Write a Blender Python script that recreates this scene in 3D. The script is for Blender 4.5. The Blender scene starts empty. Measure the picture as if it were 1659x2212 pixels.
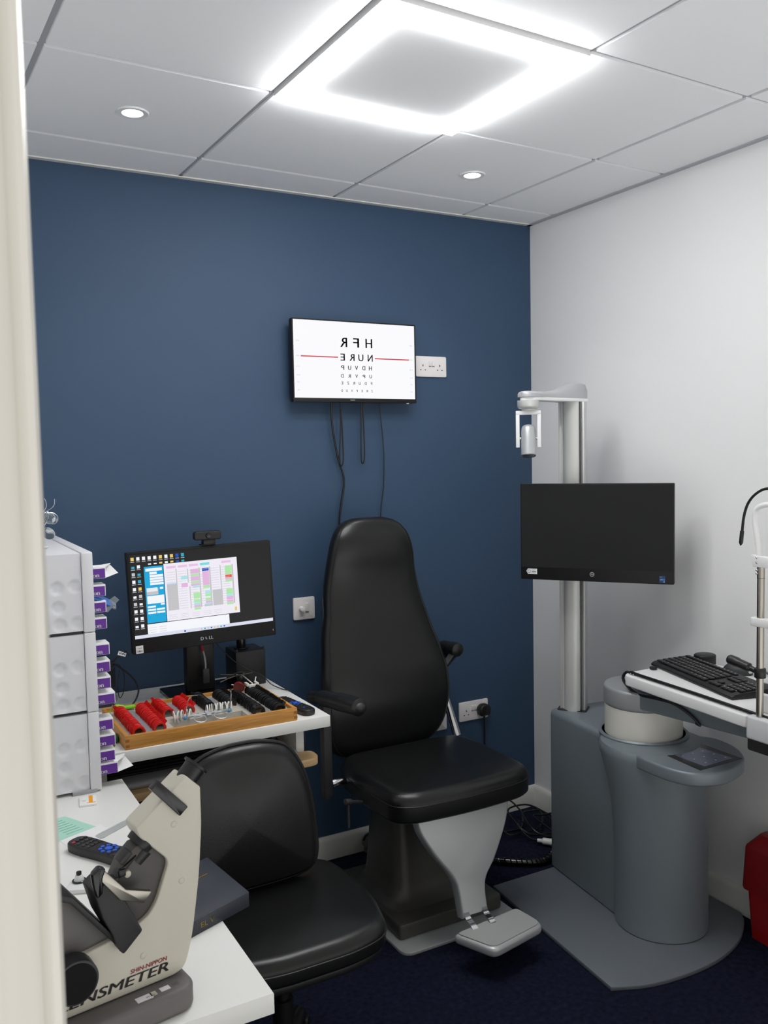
import bpy, bmesh, math, random
from mathutils import Matrix, Vector
random.seed(7)
SC = bpy.context.scene
COL = SC.collection
PI = math.pi
V = Vector

# ------------------------------------------------------------------ materials
MATS = {}
def lin(c):
    return tuple((x/12.92 if x <= .04045 else ((x+.055)/1.055)**2.4) for x in c)
def rgb(r, g, b):
    return lin((r/255, g/255, b/255)) + (1,)
def mat(name, col, rough=.5, metal=0, spec=.5, emit=None, estr=0, noise=None, bump=None, trans=0, coat=0, alpha=1, sheen=0):
    if name in MATS: return MATS[name]
    m = bpy.data.materials.new(name); m.use_nodes = True
    nt = m.node_tree; b = nt.nodes['Principled BSDF']
    b.inputs['Base Color'].default_value = col
    b.inputs['Roughness'].default_value = rough
    b.inputs['Metallic'].default_value = metal
    b.inputs['Specular IOR Level'].default_value = spec
    if trans: b.inputs['Transmission Weight'].default_value = trans
    if coat: b.inputs['Coat Weight'].default_value = coat
    if sheen: b.inputs['Sheen Weight'].default_value = sheen
    if alpha < 1: b.inputs['Alpha'].default_value = alpha
    if emit:
        b.inputs['Emission Color'].default_value = emit
        b.inputs['Emission Strength'].default_value = estr
    tc = None
    if noise or bump:
        tc = nt.nodes.new('ShaderNodeTexCoord')
    if noise:                                   # (scale, amount, stretch)
        sc, am, st = noise
        mp = nt.nodes.new('ShaderNodeMapping'); mp.inputs['Scale'].default_value = st
        nz = nt.nodes.new('ShaderNodeTexNoise'); nz.inputs['Scale'].default_value = sc; nz.inputs['Detail'].default_value = 6
        rp = nt.nodes.new('ShaderNodeValToRGB')
        rp.color_ramp.elements[0].position = .3; rp.color_ramp.elements[1].position = .7
        rp.color_ramp.elements[0].color = tuple(c*(1-am) for c in col[:3]) + (1,)
        rp.color_ramp.elements[1].color = tuple(min(1, c*(1+am)) for c in col[:3]) + (1,)
        nt.links.new(tc.outputs['Object'], mp.inputs[0]); nt.links.new(mp.outputs[0], nz.inputs['Vector'])
        nt.links.new(nz.outputs['Fac'], rp.inputs[0]); nt.links.new(rp.outputs[0], b.inputs['Base Color'])
    if bump:                                    # (scale, strength, distance)
        nb = nt.nodes.new('ShaderNodeTexNoise'); nb.inputs['Scale'].default_value = bump[0]; nb.inputs['Detail'].default_value = 4
        bp = nt.nodes.new('ShaderNodeBump'); bp.inputs['Strength'].default_value = bump[1]; bp.inputs['Distance'].default_value = bump[2]
        nt.links.new(tc.outputs['Object'], nb.inputs['Vector']); nt.links.new(nb.outputs['Fac'], bp.inputs['Height'])
        nt.links.new(bp.outputs[0], b.inputs['Normal'])
    MATS[name] = m
    return m

# ------------------------------------------------------------------ mesh builder
def fr(o, x, y=None, z=None):
    """frame: origin o, axis x, axis z (or y) -> 4x4"""
    x = V(x).normalized()
    if z is not None:
        z = V(z); z = (z - x*z.dot(x)).normalized(); y = z.cross(x)
    else:
        y = V(y); y = (y - x*y.dot(x)).normalized(); z = x.cross(y)
    M = Matrix((x, y, z)).transposed().to_4x4(); M.translation = V(o)
    return M
def T(*p): return Matrix.Translation(V(p))
def RZ(a, o=(0,0,0)): return T(*o) @ Matrix.Rotation(a, 4, 'Z')

def spline(pts, n=8, closed=False):
    P = [V(p) for p in pts]; out = []; N = len(P)
    if N < 3: return P
    rng = N if closed else N-1
    for i in range(rng):
        p1, p2 = P[i], P[(i+1) % N]
        p0 = P[(i-1) % N] if (closed or i > 0) else p1*2-p2
        p3 = P[(i+2) % N] if (closed or i < N-2) else p2*2-p1
        for k in range(n):
            t = k/n
            out.append(.5*((2*p1)+(p2-p0)*t+(2*p0-5*p1+4*p2-p3)*t*t+(3*p1-p0-3*p2+p3)*t**3))
    if not closed: out.append(P[-1])
    return out
def inset2(pts, d):
    n = len(pts); P = [V((p[0], p[1])) for p in pts]; out = []
    area = sum(P[i].x*P[(i+1) % n].y-P[(i+1) % n].x*P[i].y for i in range(n))
    s = 1 if area > 0 else -1
    for i in range(n):
        a = (P[i]-P[i-1]); b = (P[(i+1) % n]-P[i])
        if a.length < 1e-9: a = b
        if b.length < 1e-9: b = a
        a = a.normalized(); b = b.normalized()
        na = V((-a.y, a.x))*s; nb = V((-b.y, b.x))*s
        m = na+nb
        if m.length < 1e-6: m = na
        m = m.normalized(); c = max(.5, m.dot(na))
        out.append(P[i]+m*(d/c))
    return out
def rrect(w, h, r, n=5, c=(0,0)):
    out = []
    for sx, sy, a0 in ((1,1,0), (-1,1,PI/2), (-1,-1,PI), (1,-1,1.5*PI)):
        for k in range(n+1):
            a = a0+PI/2*k/n
            out.append((c[0]+sx*(w/2-r)+r*math.cos(a), c[1]+sy*(h/2-r)+r*math.sin(a)))
    return out
def circ(r, n=24, c=(0,0), a0=0):
    return [(c[0]+r*math.cos(a0+2*PI*k/n), c[1]+r*math.sin(a0+2*PI*k/n)) for k in range(n)]
def roundpoly(pts, r, n=4):
    out = []; N = len(pts)
    for i in range(N):
        p = V(pts[i][:2]); a = V(pts[i-1][:2])-p; b = V(pts[(i+1) % N][:2])-p
        rr = r[i] if isinstance(r, (list, tuple)) else r
        d = min(rr, a.length*.48, b.length*.48)
        if d < 1e-6: out.append(tuple(p)); continue
        A = p+a.normalized()*d; B = p+b.normalized()*d
        for k in range(n+1):
            t = k/n
            out.append(tuple(A*(1-t)**2+p*2*t*(1-t)+B*t*t))
    return out

class MB:
    def __init__(s): s.bm = bmesh.new(); s.mi = 0
    def add(s, verts, faces, M=None):
        vs = [s.bm.verts.new((M @ V(v)) if M is not None else V(v)) for v in verts]
        for f in faces:
            if len(set(f)) < 3: continue
            try:
                fc = s.bm.faces.new([vs[i] for i in f]); fc.material_index = s.mi
            except ValueError: pass
        return s
    def merge(s, tb, M=None):
        tb.verts.index_update()
        vs = [tuple(v.co) for v in tb.verts]; fs = [[v.index for v in f.verts] for f in tb.faces]
        tb.free(); return s.add(vs, fs, M)
    def box(s, c, size, M=None, bev=0, seg=2):
        tb = bmesh.new(); bmesh.ops.create_cube(tb, size=1)
        for v in tb.verts: v.co = V((v.co.x*size[0]+c[0], v.co.y*size[1]+c[1], v.co.z*size[2]+c[2]))
        if bev: bmesh.ops.bevel(tb, geom=tb.edges[:], offset=bev, segments=seg, profile=.5, affect='EDGES')
        return s.merge(tb, M)
    def bx(s, x0, x1, y0, y1, z0, z1, M=None, bev=0, seg=2):
        return s.box(((x0+x1)/2, (y0+y1)/2, (z0+z1)/2), (abs(x1-x0), abs(y1-y0), abs(z1-z0)), M, bev, seg)
    def loft(s, rings, M=None, cap=True, closed=True):
        n = len(rings[0]); vs = [p for r in rings for p in r]; fs = []
        for i in range(len(rings)-1):
            for k in range(n if closed else n-1):
                a = i*n+k; b = i*n+(k+1) % n
                fs.append([a, b, b+n, a+n])
        if cap:
            fs.append(list(range(n))[::-1]); fs.append([(len(rings)-1)*n+k for k in range(n)])
        return s.add(vs, fs, M)
    def prism(s, poly, z0, z1, M=None, bev=0, seg=2):
        poly = [p[:2] for p in poly]
        area = sum(poly[i][0]*poly[(i+1) % len(poly)][1]-poly[(i+1) % len(poly)][0]*poly[i][1] for i in range(len(poly)))
        if area < 0: poly = poly[::-1]
        if not bev:
            return s.loft([[(x, y, z0) for x, y in poly], [(x, y, z1) for x, y in poly]], M)
        prof = []
        for k in range(seg+1):
            a = PI/2*k/seg
            prof.append((bev*(1-math.sin(a)), bev*(1-math.cos(a))))
        rings = [[(p[0], p[1], z0+h) for p in inset2(poly, d)] for d, h in prof]
        rings += [[(p[0], p[1], z1-h) for p in inset2(poly, d)] for d, h in prof[::-1]]
        return s.loft(rings, M)
    def cushion(s, poly, z0, z1, rt, rb, dome=0, M=None, seg=5):
        area = sum(poly[i][0]*poly[(i+1) % len(poly)][1]-poly[(i+1) % len(poly)][0]*poly[i][1] for i in range(len(poly)))
        if area < 0: poly = poly[::-1]
        R = []
        for k in range(seg+1):
            a = PI/2*k/seg; R.append((rb*(1-math.sin(a)), z0+rb*(1-math.cos(a))))
        for k in range(seg, -1, -1):
            a = PI/2*k/seg; R.append((rt*(1-math.sin(a)), z1-rt*(1-math.cos(a))))
        rings = [[(p[0], p[1], h) for p in inset2(poly, d)] for d, h in R]
        last = rings[-1]; cx = sum(p[0] for p in last)/len(last); cy = sum(p[1] for p in last)/len(last)
        for f in (.75, .5, .25, .04):
            rings.append([(cx+(p[0]-cx)*f, cy+(p[1]-cy)*f, z1+dome*(1-f*f)) for p in last])
        return s.loft(rings, M)
    def lathe(s, prof, M=None, n=28, cap=True):
        rings = [[(r*math.cos(2*PI*k/n), r*math.sin(2*PI*k/n), z) for k in range(n)] for r, z in prof]
        return s.loft(rings, M, cap)
    def cyl(s, p0, p1, r0, r1=None, n=20, bev=0):
        p0, p1 = V(p0), V(p1); d = p1-p0; L = d.length
        ref = V((0,0,1)) if abs(d.normalized().z) < .95 else V((1,0,0))
        z = d.normalized(); x = ref.cross(z).normalized(); y = z.cross(x)
        M = Matrix((x, y, z)).transposed().to_4x4(); M.translation = p0
        r1 = r0 if r1 is None else r1
        if bev: pr = [(r0-bev, 0), (r0-bev*.3, bev*.3), (r0, bev), (r1, L-bev), (r1-bev*.3, L-bev*.3), (r1-bev, L)]
        else: pr = [(r0, 0), (r1, L)]
        return s.lathe(pr, M, n)
    def tube(s, pts, r, n=8, smooth=6, closed=False, M=None):
        P = spline(pts, smooth, closed) if smooth else [V(p) for p in pts]
        N = len(P); rings = []; up = None
        for i in range(N):
            if closed: t = P[(i+1) % N]-P[i-1]
            else: t = P[min(i+1, N-1)]-P[max(i-1, 0)]
            if t.length < 1e-9: t = V((0,0,1))
            t = t.normalized()
            if up is None:
                up = V((0,0,1)) if abs(t.z) < .9 else V((1,0,0))
            x = (up-t*up.dot(t))
            if x.length < 1e-6: x = t.orthogonal()
            x = x.normalized(); y = t.cross(x); up = x
            rr = r[i*(len(r)-1)//(N-1)] if isinstance(r, (list, tuple)) else r
            rings.append([P[i]+x*rr*math.cos(2*PI*k/n)+y*rr*math.sin(2*PI*k/n) for k in range(n)])
        if closed: rings.append(rings[0])
        return s.loft(rings, M, cap=not closed)
    def ball(s, c, r, sc=(1,1,1), M=None, u=16, v=10):
        tb = bmesh.new(); bmesh.ops.create_uvsphere(tb, u_segments=u, v_segments=v, radius=r)
        for q in tb.verts: q.co = V((q.co.x*sc[0]+c[0], q.co.y*sc[1]+c[1], q.co.z*sc[2]+c[2]))
        return s.merge(tb, M)
    def torus(s, c, R, r, axis=(0,0,1), n=28, m=8):
        z = V(axis).normalized(); x = z.orthogonal().normalized(); y = z.cross(x)
        return s.tube([V(c)+x*R*math.cos(2*PI*k/n)+y*R*math.sin(2*PI*k/n) for k in range(n)], r, m, 0, True)
    def quad(s, x0, y0, x1, y1, z, M):
        return s.add([(x0,y0,z), (x1,y0,z), (x1,y1,z), (x0,y1,z)], [[0,1,2,3]], M)

INV = {}
def obj(name, mb, m, parent=None, angle=40, flat=False, kind=None, recalc=True):
    bm = mb.bm
    if parent is not None and parent.name in INV:
        bm.transform(INV[parent.name])
    if recalc: bmesh.ops.recalc_face_normals(bm, faces=bm.faces[:])
    me = bpy.data.meshes.new(name); bm.to_mesh(me); bm.free()
    for mm in (m if isinstance(m, (list, tuple)) else [m]): me.materials.append(mm)
    if not flat:
        me.shade_smooth(); me.set_sharp_from_angle(angle=math.radians(angle))
    o = bpy.data.objects.new(name, me); COL.objects.link(o)
    if parent is not None:
        o.parent = parent
        if parent.name in INV: INV[o.name] = INV[parent.name]
    if kind: o['kind'] = kind
    return o
def tag(o, label, cat, group=None):
    o['label'] = label; o['category'] = cat
    if group: o['group'] = group
    return o
def thing(name, label, cat, loc=(0,0,0), rotz=0, group=None):
    o = bpy.data.objects.new(name, None); COL.objects.link(o)
    o.location = loc; o.rotation_euler = (0, 0, rotz); o.empty_display_size = .05
    INV[o.name] = RZ(rotz, loc).inverted()
    return tag(o, label, cat, group)
def dup(root, loc, rotz=0, label=None):
    def cp(o, par):
        c = o.copy(); COL.objects.link(c)
        if par is not None: c.parent = par
        for ch in kids.get(o.name, []): cp(ch, c)
        return c
    kids = {}
    for q in COL.objects:
        if q.parent: kids.setdefault(q.parent.name, []).append(q)
    r = cp(root, None); r.location = loc; r.rotation_euler = (0, 0, rotz)
    if label: r['label'] = label
    return r
def text(mb, s, M, w=None, h=None, align='C', mirror=False, shear=0, bold=0, z=0.0006):
    """flat lettering added into mb; fits width w and/or height h; M maps local xy plane"""
    cu = bpy.data.curves.new('t', 'FONT'); cu.body = s; cu.size = 1; cu.shear = shear; cu.resolution_u = 3
    o = bpy.data.objects.new('t', cu); COL.objects.link(o); bpy.context.view_layer.update()
    me = bpy.data.meshes.new_from_object(o.evaluated_get(bpy.context.evaluated_depsgraph_get()))
    vs = [v.co.copy() for v in me.vertices]; fs = [list(p.vertices) for p in me.polygons]
    bpy.data.objects.remove(o); bpy.data.curves.remove(cu); bpy.data.meshes.remove(me)
    if not vs: return
    x0 = min(v.x for v in vs); x1 = max(v.x for v in vs); y0 = min(v.y for v in vs); y1 = max(v.y for v in vs)
    sx = w/(x1-x0) if w else None; sy = h/(y1-y0) if h else None
    sx = sx or sy; sy = sy or sx
    out = []
    for v in vs:
        x = (v.x-(x0+x1)/2)*sx if align == 'C' else (v.x-x0)*sx
        y = (v.y-(y0+y1)/2)*sy if align == 'C' else (v.y-y0)*sy
        if mirror: x = -x
        out.append((x, y, z))
    if mirror: fs = [f[::-1] for f in fs]
    for dx in ((-1, 0, 1) if bold else (0,)):
        mb.add([(x+dx*bold*1.5*sy, y, q+abs(dx)*2e-5) for x, y, q in out], fs, M)

# ------------------------------------------------------------------ palette
WHITE_WALL = mat('white wall paint', rgb(238,238,238), .55, bump=(180,.06,.002))
BLUE_WALL = mat('blue wall paint', rgb(46,71,98), .62, bump=(160,.08,.002))
CARPET = mat('navy carpet', rgb(25,29,48), .95, spec=.1, noise=(60,.5,(1,1,1)), bump=(420,.9,.006))
TILE = mat('ceiling tile', rgb(244,245,246), .8, bump=(90,.05,.002))
TBAR = mat('ceiling grid bar', rgb(176,178,182), .6)
TRIMW = mat('white gloss trim', rgb(222,221,216), .35)
JAMB = mat('cream door frame paint', rgb(210,206,197), .38)
LEATHER = mat('black vinyl', rgb(18,19,19), .31, spec=.42, bump=(380,.10,.002))
PIPING = mat('black piping', rgb(16,16,17), .45)
BLACKP = mat('black plastic', rgb(22,22,23), .42)
BLACKG = mat('glossy black plastic', rgb(15,15,17), .18)
DARKP = mat('dark grey plastic', rgb(46,46,48), .45)
SILVER = mat('silver paint', rgb(184,187,188), .35, metal=.4)
CARTG = mat('blue grey metallic paint', rgb(124,133,139), .42, metal=.25)
CARTD = mat('silver grey cap paint', rgb(164,167,169), .36, metal=.35)
ALU = mat('brushed aluminium', rgb(208,209,206), .38, metal=.35)
ALUD = mat('aluminium groove', rgb(120,123,124), .5, metal=.2)
CHROME = mat('chrome', rgb(205,206,208), .14, metal=1)
STEEL = mat('satin steel', rgb(165,160,150), .28, metal=1)
WHITEP = mat('white plastic', rgb(232,232,232), .4)
WHITEM = mat('white matt plastic', rgb(222,222,226), .55)
WHITED = mat('white desk laminate', rgb(236,236,232), .35)
CREAM = mat('cream enamel', rgb(206,201,186), .45, bump=(300,.05,.001))
LGREY = mat('lensmeter grey enamel', rgb(104,101,99), .5)
CHARC = mat('charcoal enamel', rgb(52,50,50), .5)
BASEG = mat('chair base enamel', rgb(74,73,70), .42, metal=.2)
PURPLE = mat('purple print', rgb(98,38,150), .5)
INK = mat('black ink', rgb(38,34,30), .6)
REDINK = mat('red ink', rgb(160,30,34), .6)
WOOD = mat('oak wood', rgb(196,138,64), .45, noise=(14,.22,(1,18,18)))
WOODY = mat('oak wood side', rgb(196,138,64), .45, noise=(14,.22,(18,1,18)))
BIRCH = mat('pale birch', rgb(222,186,136), .45, noise=(10,.12,(1,14,14)))
REDP = mat('red lens rim plastic', rgb(214,26,22), .35)
BLKRIM = mat('black lens rim plastic', rgb(24,24,25), .35)
WHTRIM = mat('white lens rim plastic', rgb(226,224,216), .45)
GLASS = mat('lens glass', rgb(235,240,240), .03, trans=1)
CLEARP = mat('clear plastic', rgb(225,232,236), .12, trans=.85)
BLUEK = mat('blue button', rgb(38,92,205), .4)
BLUEK2 = mat('light blue knob', rgb(84,150,205), .35)
REDK = mat('red button', rgb(190,36,50), .4)
GREYK = mat('grey insert', rgb(190,186,176), .6)
LIME = mat('lime green ribbon', rgb(140,214,50), .5)
GREEN = mat('green handle', rgb(24,110,72), .3)
BINRED = mat('red bin plastic', rgb(150,14,20), .4)
GOLD = mat('gold foil', rgb(150,128,60), .35, metal=.8)
BOOKC = mat('dark blue book cloth', rgb(50,53,62), .42)
MINT = mat('mint paper', rgb(172,220,202), .7)
PAPER = mat('white paper', rgb(238,238,238), .7)
ORANGE = mat('orange print', rgb(240,160,20), .6)
BLUEF = mat('blue foil sachet', rgb(72,118,196), .3)
GREYP = mat('grey moulding', rgb(164,165,168), .4)
SOCK = mat('white socket plastic', rgb(226,222,222), .3)
SLOT = mat('socket slot', rgb(40,36,36), .7)
KEYC = mat('key plastic', rgb(34,34,35), .5)
CABLE = mat('black cable', rgb(14,14,15), .4)
STICK = mat('white sticker', rgb(232,232,234), .5)
STICKG = mat('grey print', rgb(90,90,96), .5)
SCRBLK = mat('monitor panel', rgb(27,28,29), .34, spec=.25)
BEZEL = mat('monitor bezel', rgb(20,20,21), .45, spec=.3)
def glow(name, c, s): return mat(name, (0,0,0,1), .3, spec=.3, emit=rgb(*c), estr=s*.86)
# ------------------------------------------------------------------ the room
HC = 2.613                                   # ceiling height
RW = lambda y: -.0129*y                      # the right wall is a little out of square
def struct(name, mb, m, **k): return obj(name, mb, m, kind='structure', **k)

b = MB(); b.bx(-2.74, .12, -2.9, .12, -.06, 0); struct('floor', b, CARPET)
b = MB(); b.bx(-2.72, .12, 0, .12, 0, 2.72); struct('wall_back', b, BLUE_WALL)
b = MB(); b.prism([(0,0), (RW(-2.75),-2.75), (.12,-2.75), (.12,0)], 0, 2.72); struct('wall_right', b, WHITE_WALL)
b = MB(); b.bx(-2.74, -2.62, -2.66, 0, 0, 2.72); struct('wall_left', b, WHITE_WALL)
b = MB(); b.bx(-2.74, -2.47, -2.68, -2.56, 0, 2.72); b.bx(-2.47, -1.56, -2.68, -2.56, 2.12, 2.72); struct('wall_front', b, WHITE_WALL)
# door frame: lining, stop and moulded architrave on the hall side
b = MB()
prof = [(-2.4285,-2.66), (-2.4285,-2.694), (-2.4310,-2.700), (-2.4345,-2.701), (-2.4375,-2.698), (-2.4385,-2.693), (-2.447,-2.691),
        (-2.456,-2.694), (-2.462,-2.699), (-2.470,-2.702), (-2.490,-2.703), (-2.500,-2.700), (-2.502,-2.68), (-2.47,-2.68), (-2.47,-2.66)]
b.prism(prof, 0, 2.14); struct('trim_1', b, JAMB)
b = MB(); b.bx(-2.47, -2.436, -2.66, -2.55, 0, 2.12); b.bx(-2.436, -1.594, -2.66, -2.55, 2.086, 2.12)
struct('trim_2', b, JAMB)
def skirting(name, M, L):
    p = [(0,0), (.016,0), (.016,.075), (.012,.088), (.006,.094), (0,.094)]
    b = MB(); b.loft([[M @ V((0, x, z)) for x, z in p], [M @ V((L, x, z)) for x, z in p]]); struct(name, b, TRIMW)
skirting('baseboard_back', fr((-2.62,0,0), (1,0,0), (0,-1,0)) @ Matrix.Scale(-1,4,(0,0,1)), 2.62)
d = V((.0129,-1,0)).normalized()
skirting('baseboard_right', fr((0,-.016,0), d, z=(0,0,1)) @ Matrix.Scale(-1,4,(0,1,0)), 2.52)

# suspended ceiling: 600 mm tiles on a recessed grid, turned slightly against the walls
PHI = .0335; GA, GB = -.3667, -.1763
def gp(u, v):
    c, s = math.cos(PHI), math.sin(PHI); return (c*u-s*v, s*u+c*v)
def clip(poly, xr):
    room = [(-2.62,-2.56), (.033,-2.56), (0,0), (-2.62,0)]
    for i in range(4):
        a, c = V(room[i]), V(room[(i+1) % 4]); n = V((-(c-a).y, (c-a).x)); out = []
        for k in range(len(poly)):
            p, q = V(poly[k]), V(poly[(k+1) % len(poly)]); dp, dq = (p-a).dot(n), (q-a).dot(n)
            if dp >= 0: out.append(tuple(p))
            if (dp > 0) != (dq > 0) and abs(dp-dq) > 1e-12: out.append(tuple(p+(q-p)*(dp/(dp-dq))))
        poly = out
        if len(poly) < 3: return []
    return poly
b = MB(); G = .0085
for i in range(-2, 5):
    for j in range(-2, 5):
        if (i, j) == (1, 1): continue
        u1, v1 = GA-.6*i-G, GB-.6*j-G; u0, v0 = u1-.6+2*G, v1-.6+2*G
        poly = clip([gp(u0,v0), gp(u1,v0), gp(u1,v1), gp(u0,v1)], 0)
        if poly: b.mi = 0; b.prism(poly, HC, HC+.02)
b.mi = 1
for i in range(-1, 5):                                                  # grid bars, 7 mm above the tile faces
    u = GA-.6*i
    p = clip([gp(u-.013,-2.9), gp(u+.013,-2.9), gp(u+.013,.3), gp(u-.013,.3)], 0)
    if p: b.prism(p, HC+.007, HC+.03)
    v = GB-.6*i
    p = clip([gp(-3,v-.013), gp(.3,v-.013), gp(.3,v+.013), gp(-3,v+.013)], 0)
    if p: b.prism(p, HC+.0075, HC+.0295)
b.mi = 0; b.bx(-2.74, .12, -2.68, .12, HC+.03, HC+.08)
struct('ceiling', b, [TILE, TBAR])
b = MB(); b.bx(-2.62, 0, -.022, 0, HC-.004, HC+.0); struct('trim_3', b, TRIMW)
b = MB(); b.prism([(-.022,0), (0,0), (RW(-2.56),-2.56), (RW(-2.56)-.022,-2.56)], HC-.004, HC); struct('trim_4', b, TBAR)

# ------------------------------------------------------------------ ceiling lights
LEDC = gp(GA-.6-.3, GB-.6-.3)
MG = RZ(PHI, (LEDC[0], LEDC[1], HC))
LED = glow('led diffuser', (255,255,255), 54.0)
t = thing('ceiling_light', 'square LED panel with a bright white border set in the grey tile ceiling', 'ceiling light', (LEDC[0], LEDC[1], HC), PHI)
def ring(mb, ro, ri, z0, z1, M):
    for (x0,x1,y0,y1) in ((-ro,ro,ri,ro), (-ro,ro,-ro,-ri), (-ro,-ri,-ri,ri), (ri,ro,-ri,ri)):
        mb.bx(x0, x1, y0, y1, z0, z1, M)
b = MB(); ring(b, .298, .290, -.010, .02, MG); obj('frame', b, WHITEP, t)
b = MB(); ring(b, .290, .250, -.021, .01, MG); obj('diffuser', b, LED, t)
b = MB(); b.bx(-.250, .250, -.250, .250, -.0125, .01, MG); obj('centre_panel', b, TILE, t)
SPOT = glow('downlight lens', (255,252,246), 14)
def downlight(x, y, label, watts):
    t = thing('downlight', label, 'ceiling light', (x, y, HC), 0, 'recessed ceiling downlights')
    b = MB(); b.lathe([(.030,.0), (.030,-.003), (.044,-.004), (.047,0), (.047,.004), (.030,.004)], T(x, y, HC), 32, cap=False); obj('rim', b, WHITEP, t)
    b = MB(); b.lathe([(.0305,.006), (.0305,.0005), (.001,.0)], T(x, y, HC-.0015), 32); obj('lens', b, SPOT, t)
    l = bpy.data.lights.new('downlight_beam', 'SPOT'); l.energy = watts; l.spot_size = 1.9; l.spot_blend = .8; l.shadow_soft_size = .03; l.color = (1,.98,.95)
    o = bpy.data.objects.new('downlight_beam', l); COL.objects.link(o); o.location = (x, y, HC-.012)
downlight(-1.85, -.523, 'small round recessed downlight on the left, nearer the door frame', 6)
downlight(-.635, -.474, 'small round recessed downlight on the right, nearer the white wall', 7)
# ------------------------------------------------------------------ wall plates
def socket(label, cx, cz, w, h, M, kind, group=None):
    t = thing('wall_socket', label, 'socket', (cx, 0, cz), 0, group)
    b = MB(); b.prism(rrect(w, h, .006, 4, (cx, cz)), 0, .009, M, .003); obj('plate', b, SOCK, t)
    return t
MW = fr((0,0,0), (1,0,0), z=(0,-1,0)) @ Matrix.Scale(-1,4,(0,1,0))      # x right, y up, z out of the back wall
MW = Matrix(((1,0,0,0), (0,0,-1,0), (0,1,0,0), (0,0,0,1)))
def pins(t, x, z, w):
    b = MB(); b.bx(x-.002, x+.002, z+.004, z+.012, .0088, .0096, MW)
    b.bx(x-.014, x-.008, z-.012, z-.0085, .0088, .0096, MW); b.bx(x+.008, x+.014, z-.012, z-.0085, .0088, .0096, MW)
    obj('pin_holes', b, SLOT, t)
def rocker(t, x, z, w=.012, h=.02):
    b = MB(); b.box((x, z, .0105), (w, h, .005), MW, .0015); obj('switch', b, SOCK, t)
    b = MB(); b.box((x, z-h*.62, .0092), (w, .0016, .0012), MW); obj('switch_gap', b, SLOT, t)
t = socket('white double wall socket at the right edge of the wall screen', -.529, 1.979, .149, .085, MW, 2)
pins(t, -.570, 1.975, 0); pins(t, -.488, 1.975, 0); rocker(t, -.536, 1.991); rocker(t, -.520, 1.991)
t = socket('white double wall socket low on the blue wall with a black plug in it', -.338, .495, .152, .085, MW, 2)
pins(t, -.378, .49, 0); pins(t, -.298, .49, 0); rocker(t, -.346, .507); rocker(t, -.330, .507)
t = socket('white single wall socket half hidden behind the tall black chair back', -.522, .478, .086, .086, MW, 1)
pins(t, -.522, .47, 0); rocker(t, -.505, .497)
t = thing('dimmer_switch', 'white wall plate with a round dimmer knob and a rocker', 'switch', (-1.131, 0, 1.026))
b = MB(); b.prism(rrect(.091, .087, .006, 4, (-1.131, 1.026)), 0, .010, MW, .003); obj('plate', b, SOCK, t)
b = MB(); b.cyl((-1.144,-.009,1.026), (-1.144,-.030,1.026), .011, .0095, 24, .002); obj('knob', b, SOCK, t)
b = MB(); b.box((-1.120, 1.030, .0105), (.016, .034, .005), MW, .0015); obj('rocker', b, SOCK, t)
b = MB(); b.box((-1.120, 1.0115, .0106), (.014, .002, .003), MW); obj('rocker_gap', b, SLOT, t)

t = thing('power_plug', 'black mains plug with a cable hanging down from the low wall socket', 'plug', (-.298,-.01,.49))
b = MB(); b.prism(roundpoly([(-.324,.472), (-.272,.472), (-.268,.505), (-.283,.522), (-.313,.522), (-.328,.505)], .01), .0096, .045, MW, .008, 3); obj('plug_body', b, BLACKP, t)
b = MB(); b.tube([(-.298,-.028,.475), (-.297,-.03,.45), (-.296,-.028,.36), (-.30,-.03,.20), (-.29,-.035,.06), (-.27,-.06,.008)], .0042, 8); obj('cord', b, CABLE, t)

# ------------------------------------------------------------------ wall screen with the mirrored letter chart
SX0, SX1, SZ0, SZ1 = -1.178, -.640, 1.823, 2.136
ty = -.066
MT = T(SX0, ty, SZ0) @ MW
W_, H_ = SX1-SX0, SZ1-SZ0
t = thing('wall_screen', 'flat wall screen showing a mirrored eye test letter chart', 'screen', ((SX0+SX1)/2, ty, SZ0))
b = MB(); b.prism(rrect(W_, H_, .004, 3, (W_/2, H_/2)), -.028, .0, MT, .003); b.bx(.09, W_-.09, .05, H_-.05, -.060, -.028, MT, .012); obj('casing', b, BLACKP, t)
b = MB(); b.bx(.0, W_, .0, .016, 0, .0022, MT, .001); b.bx(0, .005, .016, H_, 0, .0022, MT); b.bx(W_-.005, W_, .016, H_, 0, .0022, MT); b.bx(.005, W_-.005, H_-.005, H_, 0, .0022, MT)
obj('bezel', b, BEZEL, t)
TVW = glow('lit chart white', (250,250,253), 1.0)
CHRT = mat('chart letter black', rgb(24,24,26), .3)
REDL = glow('chart red line', (214,66,80), .9)
s = None
b = MB(); b.bx(.005, W_-.005, .016, H_-.005, 0, .0006, MT); scr = obj('display', b, TVW, t)
sw, sh = W_-.010, H_-.021
MS = MT @ T(.005, .016, .0006)
rows = [('HFR', [.607,.501,.399], .733, .122), ('NURE', [.616,.538,.465,.388], .539, .090), ('HDVUP', [.616,.56,.5,.443,.386], .403, .056),
        ('UPVRD', [.617,.56,.5,.441,.382], .293, .046), ('FDURZE', [.622,.574,.525,.477,.429,.38], .200, .036), ('ZREFVUD', [.626,.584,.542,.5,.459,.417,.377], .0995, .029)]
for word, us, v, h in rows:
    for ch, u in zip(word, us):
        b = MB(); text(b, ch, MS @ T(u*sw, v*sh, 0), w=h*sh*(.80 if ch not in 'FE' else .68), h=h*sh, mirror=True, z=.0004, bold=.012)
        obj('chart_letter', b, CHRT, scr, flat=True, recalc=False)
for u0, u1 in ((.056,.351), (.655,.951)):
    b = MB(); b.bx(u0*sw, u1*sw, .5275*sh, .5425*sh, 0, .0004, MS); obj('chart_line', b, REDL, scr)
FAINT = glow('chart faint grey', (214,214,220), .8)
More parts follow.
